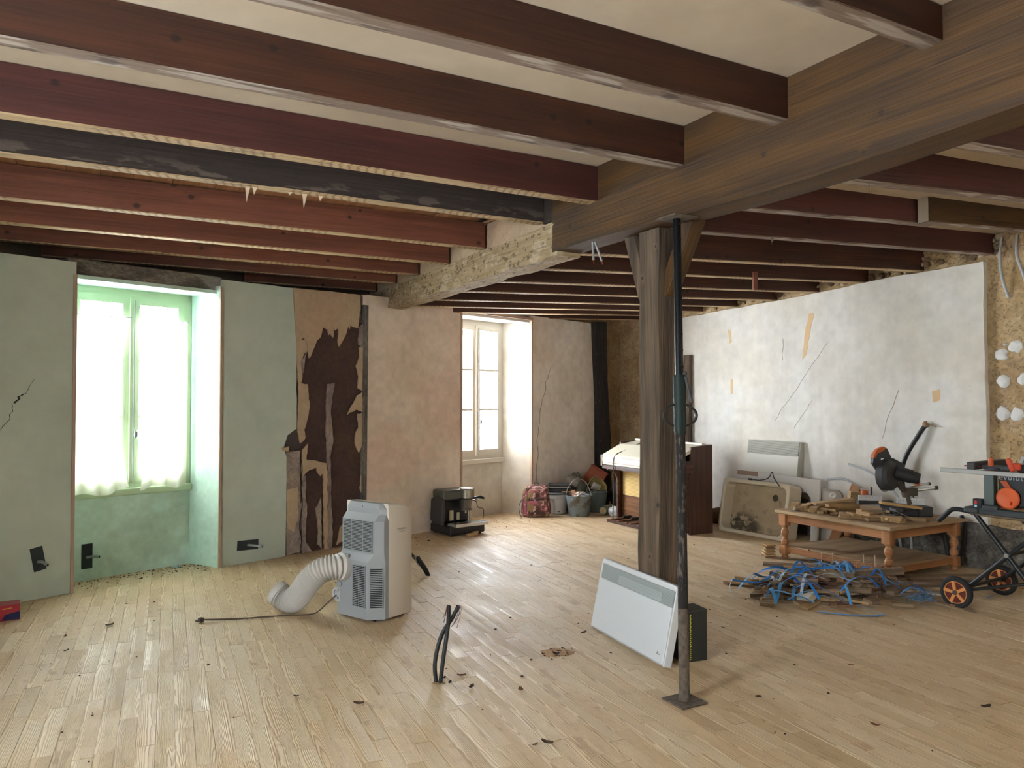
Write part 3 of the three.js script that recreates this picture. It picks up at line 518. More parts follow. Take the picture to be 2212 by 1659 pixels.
// ---------- wooden post with knee braces ----------
{
  const t = thing('timber_post', 'weathered square oak post with knee braces under the main beam', 'post', [2.908, 0, -3.53]);
  const g = roughBox(0.16, 2.385, 0.17, 5, 40, 5, 0.010, 31, 7, 'y', (x, y, z) => { const v = (y + 1.19) / 2.385; const b = 1 + 0.12 * Math.exp(-(((v - 0.22) / 0.12) ** 2)); return [x * b - 0.09 * v, y, z * b + 0.11 * v]; });
  obj('shaft', [g.translate(0, 1.1925, 0)], M.oak, t);
  const k = (pts, th, x) => profile(pts, x - th / 2, x + th / 2, { bevel: 0.004, axis: 'y' });
  obj('knee_brace', [k([[0.02, 1.95], [-0.03, 2.02], [-0.11, 2.25], [-0.16, 2.39], [-0.06, 2.39], [0.0, 2.2], [0.03, 2.1]], 0.12, -0.08)], M.oak, t);
  obj('knee_brace', [k([[0.17, 2.0], [0.20, 2.02], [0.34, 2.25], [0.42, 2.39], [0.32, 2.39], [0.20, 2.18], [0.16, 2.1]], 0.09, -0.07)], M.beam, t);
}
// ---------- adjustable steel prop ----------
{
  const a = [2.449, 0, -2.805], b = [2.648, 2.372, -3.075];
  const t = thing('steel_prop', 'black adjustable steel prop with ring handle, jacked up under the main beam', 'prop', a);
  const d = [b[0] - a[0], b[1], b[2] - a[2]], at = (h) => [d[0] * h / d[1], h, d[2] * h / d[1]];
  const rusty = mat(0xffffff, 0.8, { map: scaled(tex(256, 512, (u, v) => mix3(mix3(hex(0x1b1a19), hex(0x2c2724), fbm(u, v, 6, 12, 3, 5)), hex(0x6d6259), sstep(0.5, 0.75, fbm(u, v, 14, 24, 4, 9)) * 0.8)), 0.16, 0.9), metalness: 0.3 });
  const dusty = mat(0xffffff, 0.9, { map: scaled(tex(256, 256, (u, v) => mix3(hex(0x3b332d), hex(0x736657), fbm(u, v, 10, 10, 5, 7))), 0.2) });
  const paint = mat(0x15181b, 0.35, { metalness: 0.5 });
  obj('base_plate', [bx(0.152, 0.008, 0.15, 0, 0, 0)], dusty, t);
  const cylUV = (p, q, r) => { const g = rod(p, q, r, 24); const uv = g.attributes.uv; for (let i = 0; i < uv.count; i++) uv.setXY(i, uv.getX(i) * 0.16, uv.getY(i) * Math.hypot(q[0] - p[0], q[1] - p[1], q[2] - p[2])); return g; };
  obj('lower_foot', [cylUV(at(0.005), at(0.42), 0.0248)], dusty, t);
  obj('outer_tube', [cylUV(at(0.40), at(1.30), 0.0245)], rusty, t);
  const col = obj('collar', [cylUV(at(1.265), at(1.435), 0.0305), cylUV(at(1.43), at(1.545), 0.0325), rod(at(1.25), at(1.268), 0.028, 20)], mat(0x142622, 0.6, { metalness: 0.3 }), t);
  const ring = new THREE.TorusGeometry(0.083, 0.0072, 10, 48).scale(1, 0.68, 1).rotateY(VT).translate(...at(1.345));
  obj('ring_handle', [ring], black, t);
  obj('locking_pin', [rod([at(1.50)[0] + 0.012, 1.54, at(1.5)[2] + 0.03], [at(1.42)[0] + 0.04, 1.41, at(1.4)[2] + 0.04], 0.008), new THREE.SphereGeometry(0.012, 10, 8).translate(at(1.55)[0] + 0.012, 1.555, at(1.55)[2] + 0.028)], darkGrey, t);
  obj('inner_tube', [cylUV(at(1.5), at(2.365), 0.0205)], paint, t);
  const dx = Math.sin(R(28.5)), dz = Math.cos(R(28.5));
  for (let i = 0; i < 10; i++) { const p = at(1.59 + i * 0.083), q = [p[0] + 0.0095 - 0.018 * dx, p[1], p[2] + 0.006 + 0.018 * dz]; obj('pin_hole', [rod([q[0] + 0.003 * dx, q[1], q[2] - 0.003 * dz], [q[0] - 0.0012 * dx, q[1], q[2] + 0.0012 * dz], 0.0065, 14)], mat(0x060606, 1), t); }
  obj('head_plate', [bx(0.15, 0.008, 0.15, d[0], 2.366, d[2])], dusty, t);
}
// ---------- portable air conditioner ----------
{
  const t = thing('portable_air_conditioner', 'white portable air conditioner with grey louvred back and fat corrugated hose', 'air conditioner', [1.638, 0, -4.926], R(-65.1));
  const shell = mat(0xcfc6b8, 0.42), back = mat(0x94989a, 0.5), dark = mat(0x141618, 0.8), hoseM = mat(0xc2bfba, 0.5);
  const body = obj('white_shell', [smooth(profile([[0.075, 0.018], [0.075, 0.752], [-0.02, 0.745], [-0.075, 0.735], [-0.11, 0.715], [-0.132, 0.685], [-0.142, 0.64], [-0.146, 0.40], [-0.144, 0.035], [-0.13, 0.018]], -0.202, 0.202, { bevel: 0.012, bseg: 3 }), 0.5)], shell, t);
  obj('handle_recess', [bx(0.003, 0.012, 0.07, 0.2025, 0.575, -0.04), bx(0.003, 0.004, 0.066, 0.2025, 0.562, -0.04)], mat(0xa8a094, 0.6), body);
  const A = [[-0.2, 0.06], [0.2, 0.06], [0.2, 0.1], [0.12, 0.18], [-0.165, 0.18], [-0.2, 0.145]], B = [[-0.2, 0.06], [0.2, 0.06], [0.2, 0.112], [0.155, 0.152], [-0.15, 0.152], [-0.2, 0.10]], Cc = [[-0.19, 0.06], [0.19, 0.06], [0.187, 0.08], [0.15, 0.108], [-0.145, 0.108], [-0.19, 0.075]], D = [[-0.16, 0.06], [0.16, 0.06], [0.155, 0.072], [0.13, 0.098], [-0.13, 0.098], [-0.16, 0.072]];
  const bk = obj('back_panel', [loft([[A, 0.02], [A, 0.385], [B, 0.435], [B, 0.645], [Cc, 0.685], [Cc, 0.715], [D, 0.752]])], back, t);
  const grille = (name, cx, y0, y1, w, z, ry, n, ribs) => {
    const put = (g) => g.rotateY(ry).translate(cx, 0, z);
    obj(name, [put(bx(w, y1 - y0, 0.002, 0, y0, 0.0012))], dark, t);
    for (let i = 0; i <= n; i++) obj('louvre_slat', [put(bx(w + 0.004, 0.0044, 0.006, 0, y0 + (y1 - y0) * i / n - 0.0022, 0.003))], back, t);
    for (const r of ribs) obj('louvre_rib', [put(bx(0.004, y1 - y0, 0.007, r * w / 2, y0, 0.003))], back, t);
  };
  grille('upper_grille', 0.0, 0.446, 0.643, 0.272, 0.152, 0, 21, [-1, -0.42, 0.38, 1]);
  grille('lower_grille', 0.045, 0.095, 0.358, 0.118, 0.18, 0, 23, [-1, 0, 1]);
  grille('corner_grille', 0.161, 0.095, 0.345, 0.082, 0.141, R(45), 22, [-1, 1]);
  obj('cable_socket', [rbx(0.045, 0.035, 0.02, 0.004, -0.075, 0.385, 0.178)], mat(0x8a8f90, 0.5), t);
  obj('socket_lead', [tube([[-0.075, 0.40, 0.19], [-0.085, 0.395, 0.2], [-0.083, 0.37, 0.2], [-0.075, 0.35, 0.19]], 0.004, 16, 6)], black, t);
  obj('drain_cap', [cyl(0.022, 0.022, 0.008, -0.145, 0.215, 0.178, 20, { rx: Math.PI / 2 })], back, t);
  obj('cord_hook', [new THREE.TorusGeometry(0.03, 0.008, 8, 20, 4.4).rotateZ(0.8).translate(-0.165, 0.15, 0.19), bx(0.05, 0.09, 0.012, -0.165, 0.10, 0.176)], mat(0xb4b6b6, 0.5), t);
  for (const [x, z] of [[-0.1, 0.12], [0.12, 0.12], [-0.15, -0.1], [0.15, -0.1]]) obj('caster', [cyl(0.011, 0.011, 0.02, x - 0.01, 0.011, z, 14, { rz: -Math.PI / 2 }), bx(0.014, 0.014, 0.014, x, 0.014, z)], rubber, t);
  for (const [x, y, z] of [[-0.12, 0.722, 0.1], [-0.01, 0.725, 0.1], [0.1, 0.722, 0.1]]) obj('screw', [cyl(0.004, 0.004, 0.004, x, y, z + 0.002, 8, { rx: Math.PI / 2 })], dark, t);
  const hp = [[-0.11, 0.33, 0.165], [-0.125, 0.338, 0.235], [-0.19, 0.315, 0.30], [-0.28, 0.235, 0.325], [-0.37, 0.14, 0.325], [-0.45, 0.089, 0.32], [-0.525, 0.092, 0.325], [-0.59, 0.128, 0.345]];
  const hose = obj('exhaust_hose', [sweep(hp, (u) => (u < 0.06 ? 0.088 : u > 0.955 ? 0.082 : 0.0755 + 0.0075 * Math.sin(u * 6.2832 * 36)), 420, 30)], hoseM, t);
  obj('hose_lining', [sweep(hp.slice(5), () => 0.072, 30, 26)], mat(0xb9b6b8, 0.7), hose);
  const end = new THREE.TorusGeometry(0.081, 0.0045, 8, 36); end.applyQuaternion(new THREE.Quaternion().setFromUnitVectors(new THREE.Vector3(0, 0, 1), new THREE.Vector3(-0.065, 0.036, 0.02).normalize())).translate(-0.59, 0.128, 0.345);
  obj('hose_rim', [end.toNonIndexed()], hoseM, hose);
  const cord = obj('power_cord', [tube([[-0.165, 0.14, 0.19], [-0.20, 0.10, 0.22], [-0.26, 0.03, 0.27], [-0.33, 0.006, 0.28], [-0.45, 0.006, 0.41], [-0.60, 0.012, 0.63], [-0.735, 0.02, 0.79]], 0.0042, 60, 6), tube([[-0.5, 0.006, 0.46], [-0.6, 0.005, 0.60], [-0.68, 0.006, 0.70], [-0.735, 0.016, 0.786]], 0.004, 30, 6)], mat(0x57463c, 0.7), t);
  obj('plug', [rbx(0.03, 0.028, 0.03, 0.006, -0.748, 0.004, 0.80), rod([-0.76, 0.014, 0.808], [-0.782, 0.013, 0.815], 0.003), rod([-0.752, 0.01, 0.815], [-0.774, 0.009, 0.823], 0.003)], mat(0x4a3c36, 0.6), cord);
}
// ---------- panel heater leaning on the post ----------
{
  const t = thing('panel_heater', 'pale grey electric panel heater leaning against the foot of the oak post', 'heater', [2.695, 0.0, -3.60], R(-95.8));
  t.rotation.order = 'YXZ'; t.rotation.x = R(-12.4);
  const w = 0.80, h = 0.435, grey = phys(0xc9cdd0, 0.28, { clearcoat: 0.3 }), trim = mat(0xaeb3b6, 0.4), grid = mat(0x8d9392, 0.5);
  obj('casing', [rbx(w, h, 0.042, 0.012, 0, 0.0, -0.024)], trim, t);
  obj('front_panel', [rbx(w - 0.02, h * 0.70, 0.014, 0.006, 0, 0.012, 0.002)], grey, t);
  obj('top_rail', [rbx(w - 0.012, 0.034, 0.03, 0.01, 0, h - 0.034, -0.006)], grey, t);
  const band = obj('outlet_band', [bx(w - 0.03, h * 0.195, 0.006, 0, h * 0.725, -0.001)], grid, t);
  obj('display_window', [bx(0.46, 0.05, 0.003, 0.05, h * 0.735, 0.0035)], mat(0xaab3b3, 0.35), band);
  for (let i = 0; i < 11; i++) obj('outlet_slat', [bx(w - 0.035, 0.003, 0.004, 0, h * 0.74 + i * 0.0072, 0.003)], mat(0x9ba1a0, 0.5), band);
  obj('end_cap', [rbx(0.012, h - 0.01, 0.05, 0.005, w / 2 - 0.002, 0.005, -0.02, 'y')], grey, t);
  obj('end_cap', [rbx(0.012, h - 0.01, 0.05, 0.005, -w / 2 + 0.002, 0.005, -0.02, 'y')], grey, t);
  obj('maker_mark', [bx(0.03, 0.004, 0.001, w / 2 - 0.06, 0.055, 0.0095), bx(0.012, 0.008, 0.001, w / 2 - 0.066, 0.06, 0.0095)], mat(0x7a8085, 0.5), t);
}
// ---------- black case behind the prop ----------
{
  const t = thing('tool_case', 'black upright case with yellow dotted edge and yellow label behind the steel prop', 'case', [2.885, 0, -3.265], R(-8));
  obj('case_body', [rbx(0.15, 0.272, 0.13, 0.006, 0, 0, 0)], mat(0x191a17, 0.6), t);
  obj('case_lid', [rbx(0.152, 0.012, 0.132, 0.004, 0, 0.266, 0)], mat(0x24251f, 0.6), t);
  for (let i = 0; i < 24; i++) obj('yellow_dash', [bx(0.007, 0.0055, 0.001, -0.035 + (i % 2) * 0.002, 0.012 + i * 0.0104, 0.0655)], mat(0xc7c22a, 0.6), t);
  obj('label', [bx(0.03, 0.035, 0.001, -0.06, 0.13, 0.0655)], mat(0xd8d01f, 0.6), t);
  obj('label_print', [bx(0.02, 0.003, 0.001, -0.06, 0.15, 0.0662), bx(0.02, 0.003, 0.001, -0.06, 0.143, 0.0662)], black, t);
}
// ---------- cut cables standing up out of the floor ----------
{
  const t = thing('floor_cable', 'pair of black cables sticking up from a hole between heater and air conditioner', 'cable', [1.522, 0, -3.574], VT, 'cable ends coming out of the floor');
  const sheath = mat(0x1b1d20, 0.5);
  const c1 = obj('cable', [tube([[0.006, -0.02, 0], [0.022, 0.12, 0.005], [0.045, 0.28, 0.0], [0.05, 0.36, 0.01], [0.05, 0.39, 0.012]], 0.0105, 40, 12)], sheath, t);
  const c2 = obj('cable', [tube([[-0.012, -0.02, -0.008], [-0.02, 0.10, -0.01], [0.015, 0.24, -0.015], [0.07, 0.33, -0.01], [0.098, 0.385, 0.0]], 0.0105, 40, 12)], sheath, t);
  for (const [p, col] of [[[[0.05, 0.388, 0.012], [0.046, 0.395, 0.02], [0.036, 0.35, 0.026], [0.026, 0.31, 0.028]], 0x4a3530], [[[0.05, 0.388, 0.012], [0.044, 0.396, 0.02], [0.034, 0.355, 0.03], [0.022, 0.335, 0.034]], 0x6b3a2c]]) obj('wire', [tube(p, 0.0016, 20, 5)], mat(col, 0.6), c1);
  for (const [p, col] of [[[[0.097, 0.385, 0], [0.108, 0.39, 0.01], [0.10, 0.34, 0.016], [0.062, 0.285, 0.02]], 0x2c2f33], [[[0.097, 0.385, 0], [0.112, 0.385, 0.01], [0.108, 0.34, 0.014], [0.092, 0.283, 0.02]], 0x8a5f4a], [[[0.097, 0.385, 0], [0.106, 0.39, 0.006], [0.092, 0.34, 0.012], [0.07, 0.29, 0.016]], 0x30343a]]) obj('wire', [tube(p, 0.0016, 20, 5)], mat(col, 0.6), c2);
  obj('hole_rim', [blob(0.03, 0.003, 0.02, 3, 0.4)], mat(0x8a7354, 0.95), t);
  const u = thing('floor_cable', 'two bent black cables lying out of the floor behind the air conditioner', 'cable', [2.379, 0, -5.799], VT, 'cable ends coming out of the floor');
  obj('cable', [tube([[0, -0.02, 0], [-0.03, 0.04, 0.01], [-0.09, 0.12, 0.01], [-0.17, 0.2, 0]], 0.012, 30, 10)], sheath, u);
  const d = obj('cable', [tube([[0.008, -0.02, 0.005], [-0.015, 0.05, 0.02], [-0.06, 0.12, 0.03], [-0.085, 0.16, 0.03]], 0.012, 30, 10)], sheath, u);
  obj('wire', [tube([[-0.084, 0.16, 0.03], [-0.1, 0.17, 0.035], [-0.095, 0.12, 0.045], [-0.07, 0.08, 0.05]], 0.003, 20, 5)], mat(0x9b9389, 0.5), d);
  obj('wire', [tube([[-0.084, 0.16, 0.03], [-0.11, 0.155, 0.035], [-0.13, 0.165, 0.04]], 0.003, 20, 5)], mat(0x8a5f4a, 0.5), d);
}
// ---------- red box at the green wall ----------
{
  const t = thing('cardboard_box', 'red printed cardboard box lying on the floor by the green wall', 'box', [-0.56, 0, -5.96], R(4));
  obj('carton', [bx(0.26, 0.10, 0.12, 0, 0, 0)], mat(0xa32231, 0.6), t);
  obj('printed_corner', [slab([[0.03, 0.004], [0.129, 0.004], [0.129, 0.055], [0.05, 0.04]], 0.001).translate(0, 0, 0.0615)], mat(0x1c2250, 0.6), t);
  obj('printed_line', [bx(0.05, 0.006, 0.001, 0.06, 0.075, 0.0607, 'x', { rz: 0.08 })], mat(0xcfa23a, 0.6), t);
  obj('carton_lid', [bx(0.262, 0.004, 0.122, 0, 0.098, 0)], mat(0x8d3a3a, 0.6), t);
}
// ---------- electric back boxes in the window wall ----------
{
  const box = (s, y, z, w, h, rot, label, pts) => {
    const c = new THREE.Vector3(s, y, z).applyEuler(wallB.rotation).add(wallB.position);
    const t = thing('wiring_recess', label, 'socket box', c.toArray(), R(20), 'wiring recesses in the window wall');
    obj('recess_plate', [bx(w, h, 0.006, 0, 0, 0, 'x', { c: true, rz: rot })], mat(0x2f3638, 0.95), t);
    const pipe = obj('conduit_stub', [tube(pts, 0.0105, 24, 12)], galvPipe, t);
    obj('conduit_bore', [rod(pts[pts.length - 1], pts[pts.length - 1].map((v, i) => v + (pts[pts.length - 1][i] - pts[pts.length - 2][i]) * 0.03), 0.0075, 12)], mat(0x2b2b2b, 1), pipe);
  };
  box(-0.23, 0.285, 0.004, 0.08, 0.17, 0.18, 'slanted dark wiring recess with grey conduit stub in the outermost green wall panel', [[0, -0.02, 0], [0.01, -0.015, 0.05], [0.03, -0.035, 0.1]]);
  box(0.222, 0.187, -0.357, 0.08, 0.195, 0, 'upright dark wiring recess with grey conduit stub below the green window', [[0, -0.01, 0], [0.03, 0.0, 0.05], [0.06, 0.0, 0.09]]);
  box(1.40, 0.155, 0.004, 0.198, 0.085, -0.05, 'lying dark wiring recess with grey conduit stub beside the torn brown patch', [[0, 0.0, 0], [0.02, 0.0, 0.05], [0.07, -0.01, 0.12]]);
}

// ---------- espresso machine on the floor by the white window ----------
{
  const t = thing('espresso_machine', 'old chrome and black espresso machine with drip tray on the floor', 'coffee machine', [3.43, 0, -7.53], R(8));
  const chrome = mat(0xb9b8ae, 0.22, { metalness: 0.9 }), bl = mat(0x15171c, 0.4), cream = mat(0xd0c19a, 0.5);
  obj('base', [rbx(0.44, 0.085, 0.40, 0.012, -0.01, 0.015, 0.0)], bl, t);
  for (const [x, z] of [[-0.19, 0.16], [0.17, 0.16], [-0.19, -0.16], [0.17, -0.16]]) obj('foot', [cyl(0.016, 0.014, 0.018, x, 0, z, 12)], rubber, t);
  const tray = obj('drip_tray', [bx(0.40, 0.022, 0.17, 0.02, 0.098, 0.16), bx(0.40, 0.012, 0.006, 0.02, 0.118, 0.245), bx(0.006, 0.012, 0.17, 0.22, 0.118, 0.16)], alu, t);
  for (let i = 0; i < 9; i++) obj('grate_bar', [bx(0.34, 0.004, 0.006, 0.02, 0.121, 0.09 + i * 0.017)], chrome, tray);
  obj('back_column', [rbx(0.40, 0.32, 0.10, 0.02, -0.02, 0.10, -0.12)], bl, t);
  obj('side_panel', [profile([[0.05, 0.1], [0.06, 0.38], [-0.05, 0.42], [-0.18, 0.36], [-0.20, 0.14], [-0.14, 0.1]], -0.235, -0.20, { bevel: 0.006 })], mat(0x33322f, 0.5), t);
  for (const [x, w, h] of [[-0.16, 0.05, 0.15], [-0.055, 0.055, 0.11], [0.035, 0.03, 0.08]]) obj('front_plate', [bx(w, h, 0.012, x, 0.125, -0.058)], cream, t);
  obj('plate_emblem', [cyl(0.016, 0.016, 0.004, -0.16, 0.155, -0.052, 16, { rx: Math.PI / 2 })], bl, t);
  obj('head_housing', [rbx(0.38, 0.115, 0.23, 0.03, -0.04, 0.355, -0.05)], mat(0x5b5d58, 0.35, { metalness: 0.6 }), t);
  obj('boiler_cap', [cyl(0.082, 0.082, 0.095, 0.075, 0.372, 0.05, 28), cyl(0.084, 0.078, 0.012, 0.075, 0.463, 0.05, 28)], chrome, t);
  obj('group_head', [cyl(0.062, 0.075, 0.1, 0.06, 0.262, 0.05, 24), cyl(0.072, 0.072, 0.015, 0.06, 0.245, 0.05, 24)], mat(0x6c6862, 0.3, { metalness: 0.7 }), t);
  obj('spout', [rod([0.06, 0.25, 0.05], [0.06, 0.21, 0.05], 0.012), rod([0.13, 0.28, 0.02], [0.135, 0.12, 0.02], 0.008), rod([0.155, 0.3, 0.0], [0.16, 0.12, 0.0], 0.006)], chrome, t);
  obj('filter_handle', [rod([0.12, 0.36, 0.06], [0.21, 0.375, 0.10], 0.014, 10), rod([0.21, 0.375, 0.10], [0.255, 0.36, 0.12], 0.018, 10, 0.012)], bl, t);
  obj('steam_valve', [cyl(0.02, 0.02, 0.045, 0.165, 0.36, 0.02, 12), new THREE.SphereGeometry(0.02, 12, 8).translate(0.20, 0.335, 0.05), rod([0.17, 0.335, 0.02], [0.2, 0.335, 0.05], 0.008)], chrome, t);
  obj('steam_wand', [tube([[0.20, 0.33, 0.05], [0.205, 0.28, 0.06], [0.215, 0.255, 0.07], [0.265, 0.245, 0.08], [0.275, 0.22, 0.08], [0.268, 0.14, 0.085]], 0.0045, 40, 6)], mat(0x6d5a4a, 0.4, { metalness: 0.6 }), t);
  const s = thing('wood_scrap', 'small pale wood scrap lying in front of the espresso machine', 'wood scrap', [3.49, 0, -7.31], R(12));
  obj('scrap_block', [bx(0.13, 0.022, 0.04, 0, 0, 0), bx(0.06, 0.014, 0.03, 0.05, 0.022, -0.005)], M.pine, s);
}
// ---------- clutter in the corner below the white window ----------
{
  const bp = thing('backpack', 'pink and brown camouflage backpack standing against the wall', 'backpack', [4.75, 0, -8.13], VT);
  const camoT = tex(256, 256, (u, v) => { const a = fbm(u, v, 5, 5, 3, 2), b = fbm(u, v, 6, 6, 3, 12), c = fbm(u, v, 8, 8, 3, 22); let col = hex(0x6b4a44); if (a > 0.55) col = hex(0xa35a68); if (b > 0.58) col = hex(0x8a7350); if (c > 0.62) col = hex(0xc59c9c); if (a < 0.36) col = hex(0x4a3531); return mul3(col, 0.9 + 0.2 * vn(u * 90, v * 90, 1, 90, 90)); });
  const camo = mat(0xffffff, 0.85, { map: scaled(camoT, 0.35) }), pipe = mat(0x5d4a42, 0.8);
  const shape = (w, h, d, s) => { const g = new RoundedBoxGeometry(w, h, d, 8, Math.min(w, h, d) * 0.42), p = g.attributes.position; for (let i = 0; i < p.count; i++) { const x = p.getX(i), y = p.getY(i), z = p.getZ(i), k = (n3(x * 9 + s, y * 9, z * 9, s) - 0.5) * 0.03, tp = 1 - 0.22 * clamp((y / h + 0.5)) ** 2; p.setXYZ(i, x * tp + k, y + k * 0.5, z * (1 - 0.25 * (y / h + 0.5)) + k); } return uvm(g); };
  obj('main_bag', [smooth(shape(0.36, 0.39, 0.18, 2), 1.2).rotateX(-0.1).translate(0, 0.19, 0)], camo, bp);
  obj('front_pocket', [smooth(shape(0.29, 0.20, 0.08, 5), 1.2).translate(0.02, 0.11, 0.10)], camo, bp);
  obj('upper_pocket', [smooth(shape(0.26, 0.15, 0.05, 7), 1.2).rotateX(-0.12).translate(0.015, 0.265, 0.082)], camo, bp);
  obj('zip', [tube([[-0.13, 0.2, 0.12], [-0.04, 0.225, 0.145], [0.06, 0.245, 0.145], [0.15, 0.25, 0.12]], 0.004, 30, 5), tube([[-0.15, 0.02, 0.09], [-0.16, 0.2, 0.085], [-0.11, 0.33, 0.07], [0, 0.385, 0.05], [0.1, 0.35, 0.06], [0.16, 0.2, 0.08]], 0.004, 40, 5)], pipe, bp);
  obj('carry_loop', [tube([[-0.03, 0.375, 0.0], [-0.02, 0.41, 0.0], [0.02, 0.41, 0.0], [0.03, 0.375, 0.0]], 0.007, 16, 6)], pipe, bp);
  obj('shoulder_strap', [ribbon([[-0.17, 0.2, -0.05], [-0.21, 0.12, 0.0], [-0.20, 0.04, 0.03], [-0.185, 0.008, 0.06]], [0.0, 0.01, 0.05], 0.008, 16)], mat(0x3d3f44, 0.8), bp);

  const wb = thing('paint_tub', 'white plastic paint tub with grey lid between backpack and zinc bucket', 'tub', [5.10, 0, -8.22], VT);
  obj('tub_body', [lathe([[0, 0], [0.118, 0], [0.124, 0.02], [0.138, 0.235], [0.14, 0.24]], 32)], mat(0xc2c0bd, 0.5), wb);
  obj('rim_band', [lathe([[0.139, 0.19], [0.146, 0.192], [0.147, 0.24], [0.139, 0.245]], 32)], mat(0xb3b5b8, 0.5), wb);
  obj('tub_lid', [lathe([[0, 0.255], [0.14, 0.252], [0.151, 0.245], [0.151, 0.262], [0.142, 0.27], [0, 0.266]], 32)], mat(0x54575b, 0.6), wb);
  obj('tub_label', [bx(0.03, 0.012, 0.002, 0.02, 0.03, 0.124)], mat(0x4a4a4a, 0.6), wb);
  const tr = thing('plastic_tray', 'stack of dark plastic trays lying on the white paint tub', 'tray', [5.12, 0.272, -8.22], VT);
  obj('tray', [rbx(0.27, 0.05, 0.2, 0.015, 0, 0, 0)], mat(0x2d3036, 0.6), tr); obj('tray', [rbx(0.30, 0.018, 0.22, 0.008, 0.01, 0.05, 0)], mat(0x6e6b66, 0.6), tr); obj('tray', [rbx(0.26, 0.03, 0.18, 0.01, 0.02, 0.068, 0)], mat(0x37383b, 0.6), tr);
  obj('lath', [bx(0.26, 0.012, 0.02, 0.17, 0.002, 0.12)], M.pine, tr);

  const zincT = tex(256, 256, (u, v) => mix3(mix3(hex(0x6a7880), hex(0x8e9aa0), fbm(u, v, 8, 8, 4, 4)), hex(0x5a4e40), sstep(0.5, 0.72, fbm(u, v, 5, 5, 5, 14)) * 0.85));
  const zinc = mat(0xffffff, 0.55, { map: scaled(zincT, 0.4), metalness: 0.35 });
  const bucket = (pos, r0, r1, h, label, m) => {
    const b = thing('metal_bucket', label, 'bucket', pos, VT, 'zinc buckets in the corner');
    const g = lathe([[0, 0.008], [r0 - 0.004, 0.008], [r0 - 0.002, 0], [r0, 0.0], [r1, h], [r1 + 0.006, h + 0.004], [r1 + 0.004, h + 0.01], [r1 - 0.004, h], [r0 - 0.004, 0.02], [0, 0.02]], 36), uv = g.attributes.uv; for (let i = 0; i < uv.count; i++) uv.setXY(i, uv.getX(i) * 1.0, g.attributes.position.getY(i));
    obj('pail', [g], m, b); obj('bail_handle', [tube([[-r1, h, 0], [-r1 * 0.85, h + 0.09, 0.0], [-r1 * 0.2, h + 0.2, -0.02], [r1 * 0.5, h + 0.17, -0.05], [r1, h, 0]], 0.005, 40, 6)], mat(0x8d8578, 0.5, { metalness: 0.4 }), b);
    return b;
  };
  const b1 = bucket([5.24, 0, -7.92], 0.125, 0.16, 0.245, 'mottled zinc bucket heaped with white plaster scraps', zinc);
  const b2 = bucket([5.62, 0, -8.08], 0.10, 0.13, 0.25, 'greenish dull metal bucket behind the zinc one', mat(0x5d6a66, 0.6, { metalness: 0.3 }));
  for (let i = 0; i < 11; i++) {
    const s = thing('plaster_scrap', 'broken white plaster scrap in the mottled zinc bucket', 'plaster scrap', [5.24 + rr(-0.09, 0.09), 0.245 + rr(0, 0.035), -7.92 + rr(-0.085, 0.085)], rr(0, 6), 'plaster scraps in the zinc bucket');
    obj('shard', [slab(ragged([[-0.07, -0.02], [0.06, -0.03], [0.08, 0.01], [0.0, 0.03], [-0.06, 0.025]], 0.03, 0.008), 0.012).rotateX(rr(-2.1, -1.0)).rotateZ(rr(-0.6, 0.6))], i % 4 === 3 ? mat(0x9a6f55, 0.9) : mat(0xd6d3cd, 0.85), s);
  }
  const bag = thing('plastic_bag', 'crumpled grey plastic bag heaped behind the zinc bucket', 'bag', [5.46, 0, -8.34], VT);
  obj('crumpled_film', [blob(0.15, 0.26, 0.12, 21, 0.35, 2.4, 5)], mat(0x56584f, 0.45), bag);
  obj('crumpled_fold', [blob(0.11, 0.09, 0.08, 25, 0.45, 3, 4).translate(-0.05, 0.30, 0.06)], mat(0x85817a, 0.4), bag);
  const cup = thing('plastic_cup', 'translucent plastic cup lying on the greenish bucket', 'cup', [5.62, 0.262, -8.08], VT);
  obj('cup_wall', [lathe([[0, 0], [0.035, 0], [0.05, 0.1], [0.053, 0.1], [0.037, -0.003], [0, -0.003]], 20).rotateZ(1.2).translate(0.03, 0.045, 0.05)], phys(0xc9c6bd, 0.3, { transmission: 0.4, thickness: 0 }), cup);
  const stick = thing('stirring_stick', 'pale stirring stick upright in the greenish bucket', 'stick', [5.585, 0.03, -8.06], 0);
  obj('stick', [bx(0.02, 0.34, 0.008, 0, 0, 0, 'y', { rz: 0.1 })], M.pine, stick);
  const ob = thing('orange_crate', 'rust-orange plastic crate tilted against the charred wall post', 'crate', [5.82, 0.29, -8.52], R(-40));
  ob.rotation.order = 'YXZ'; ob.rotation.z = -0.55;
  obj('crate_side', [rbx(0.24, 0.24, 0.04, 0.012, 0, 0, 0)], mat(0x96481f, 0.6), ob); obj('crate_rim', [rbx(0.26, 0.03, 0.06, 0.01, 0, 0.225, 0)], mat(0x86361b, 0.6), ob); obj('crate_end', [rbx(0.03, 0.22, 0.14, 0.01, -0.11, 0.0, -0.07)], mat(0x7c3219, 0.6), ob);
  const hp = thing('cardboard_heap', 'heap of dark rubbish sacks under the tilted orange crate', 'sack', [5.83, 0, -8.38], VT);
  obj('sack', [blob(0.17, 0.16, 0.14, 33, 0.3, 2, 4)], mat(0x23262e, 0.6), hp); obj('sack', [blob(0.12, 0.11, 0.1, 36, 0.3, 2, 4).translate(-0.02, 0.17, -0.06)], mat(0x4a4740, 0.7), hp);
  const yt = thing('yellow_tray', 'dull yellow plastic dish on the dark sacks', 'dish', [5.76, 0.27, -8.3], VT);
  obj('dish', [lathe([[0, 0], [0.08, 0.0], [0.13, 0.07], [0.125, 0.075], [0.075, 0.008], [0, 0.008]], 24).rotateX(0.5).rotateZ(-0.4)], mat(0x85783a, 0.6), yt);
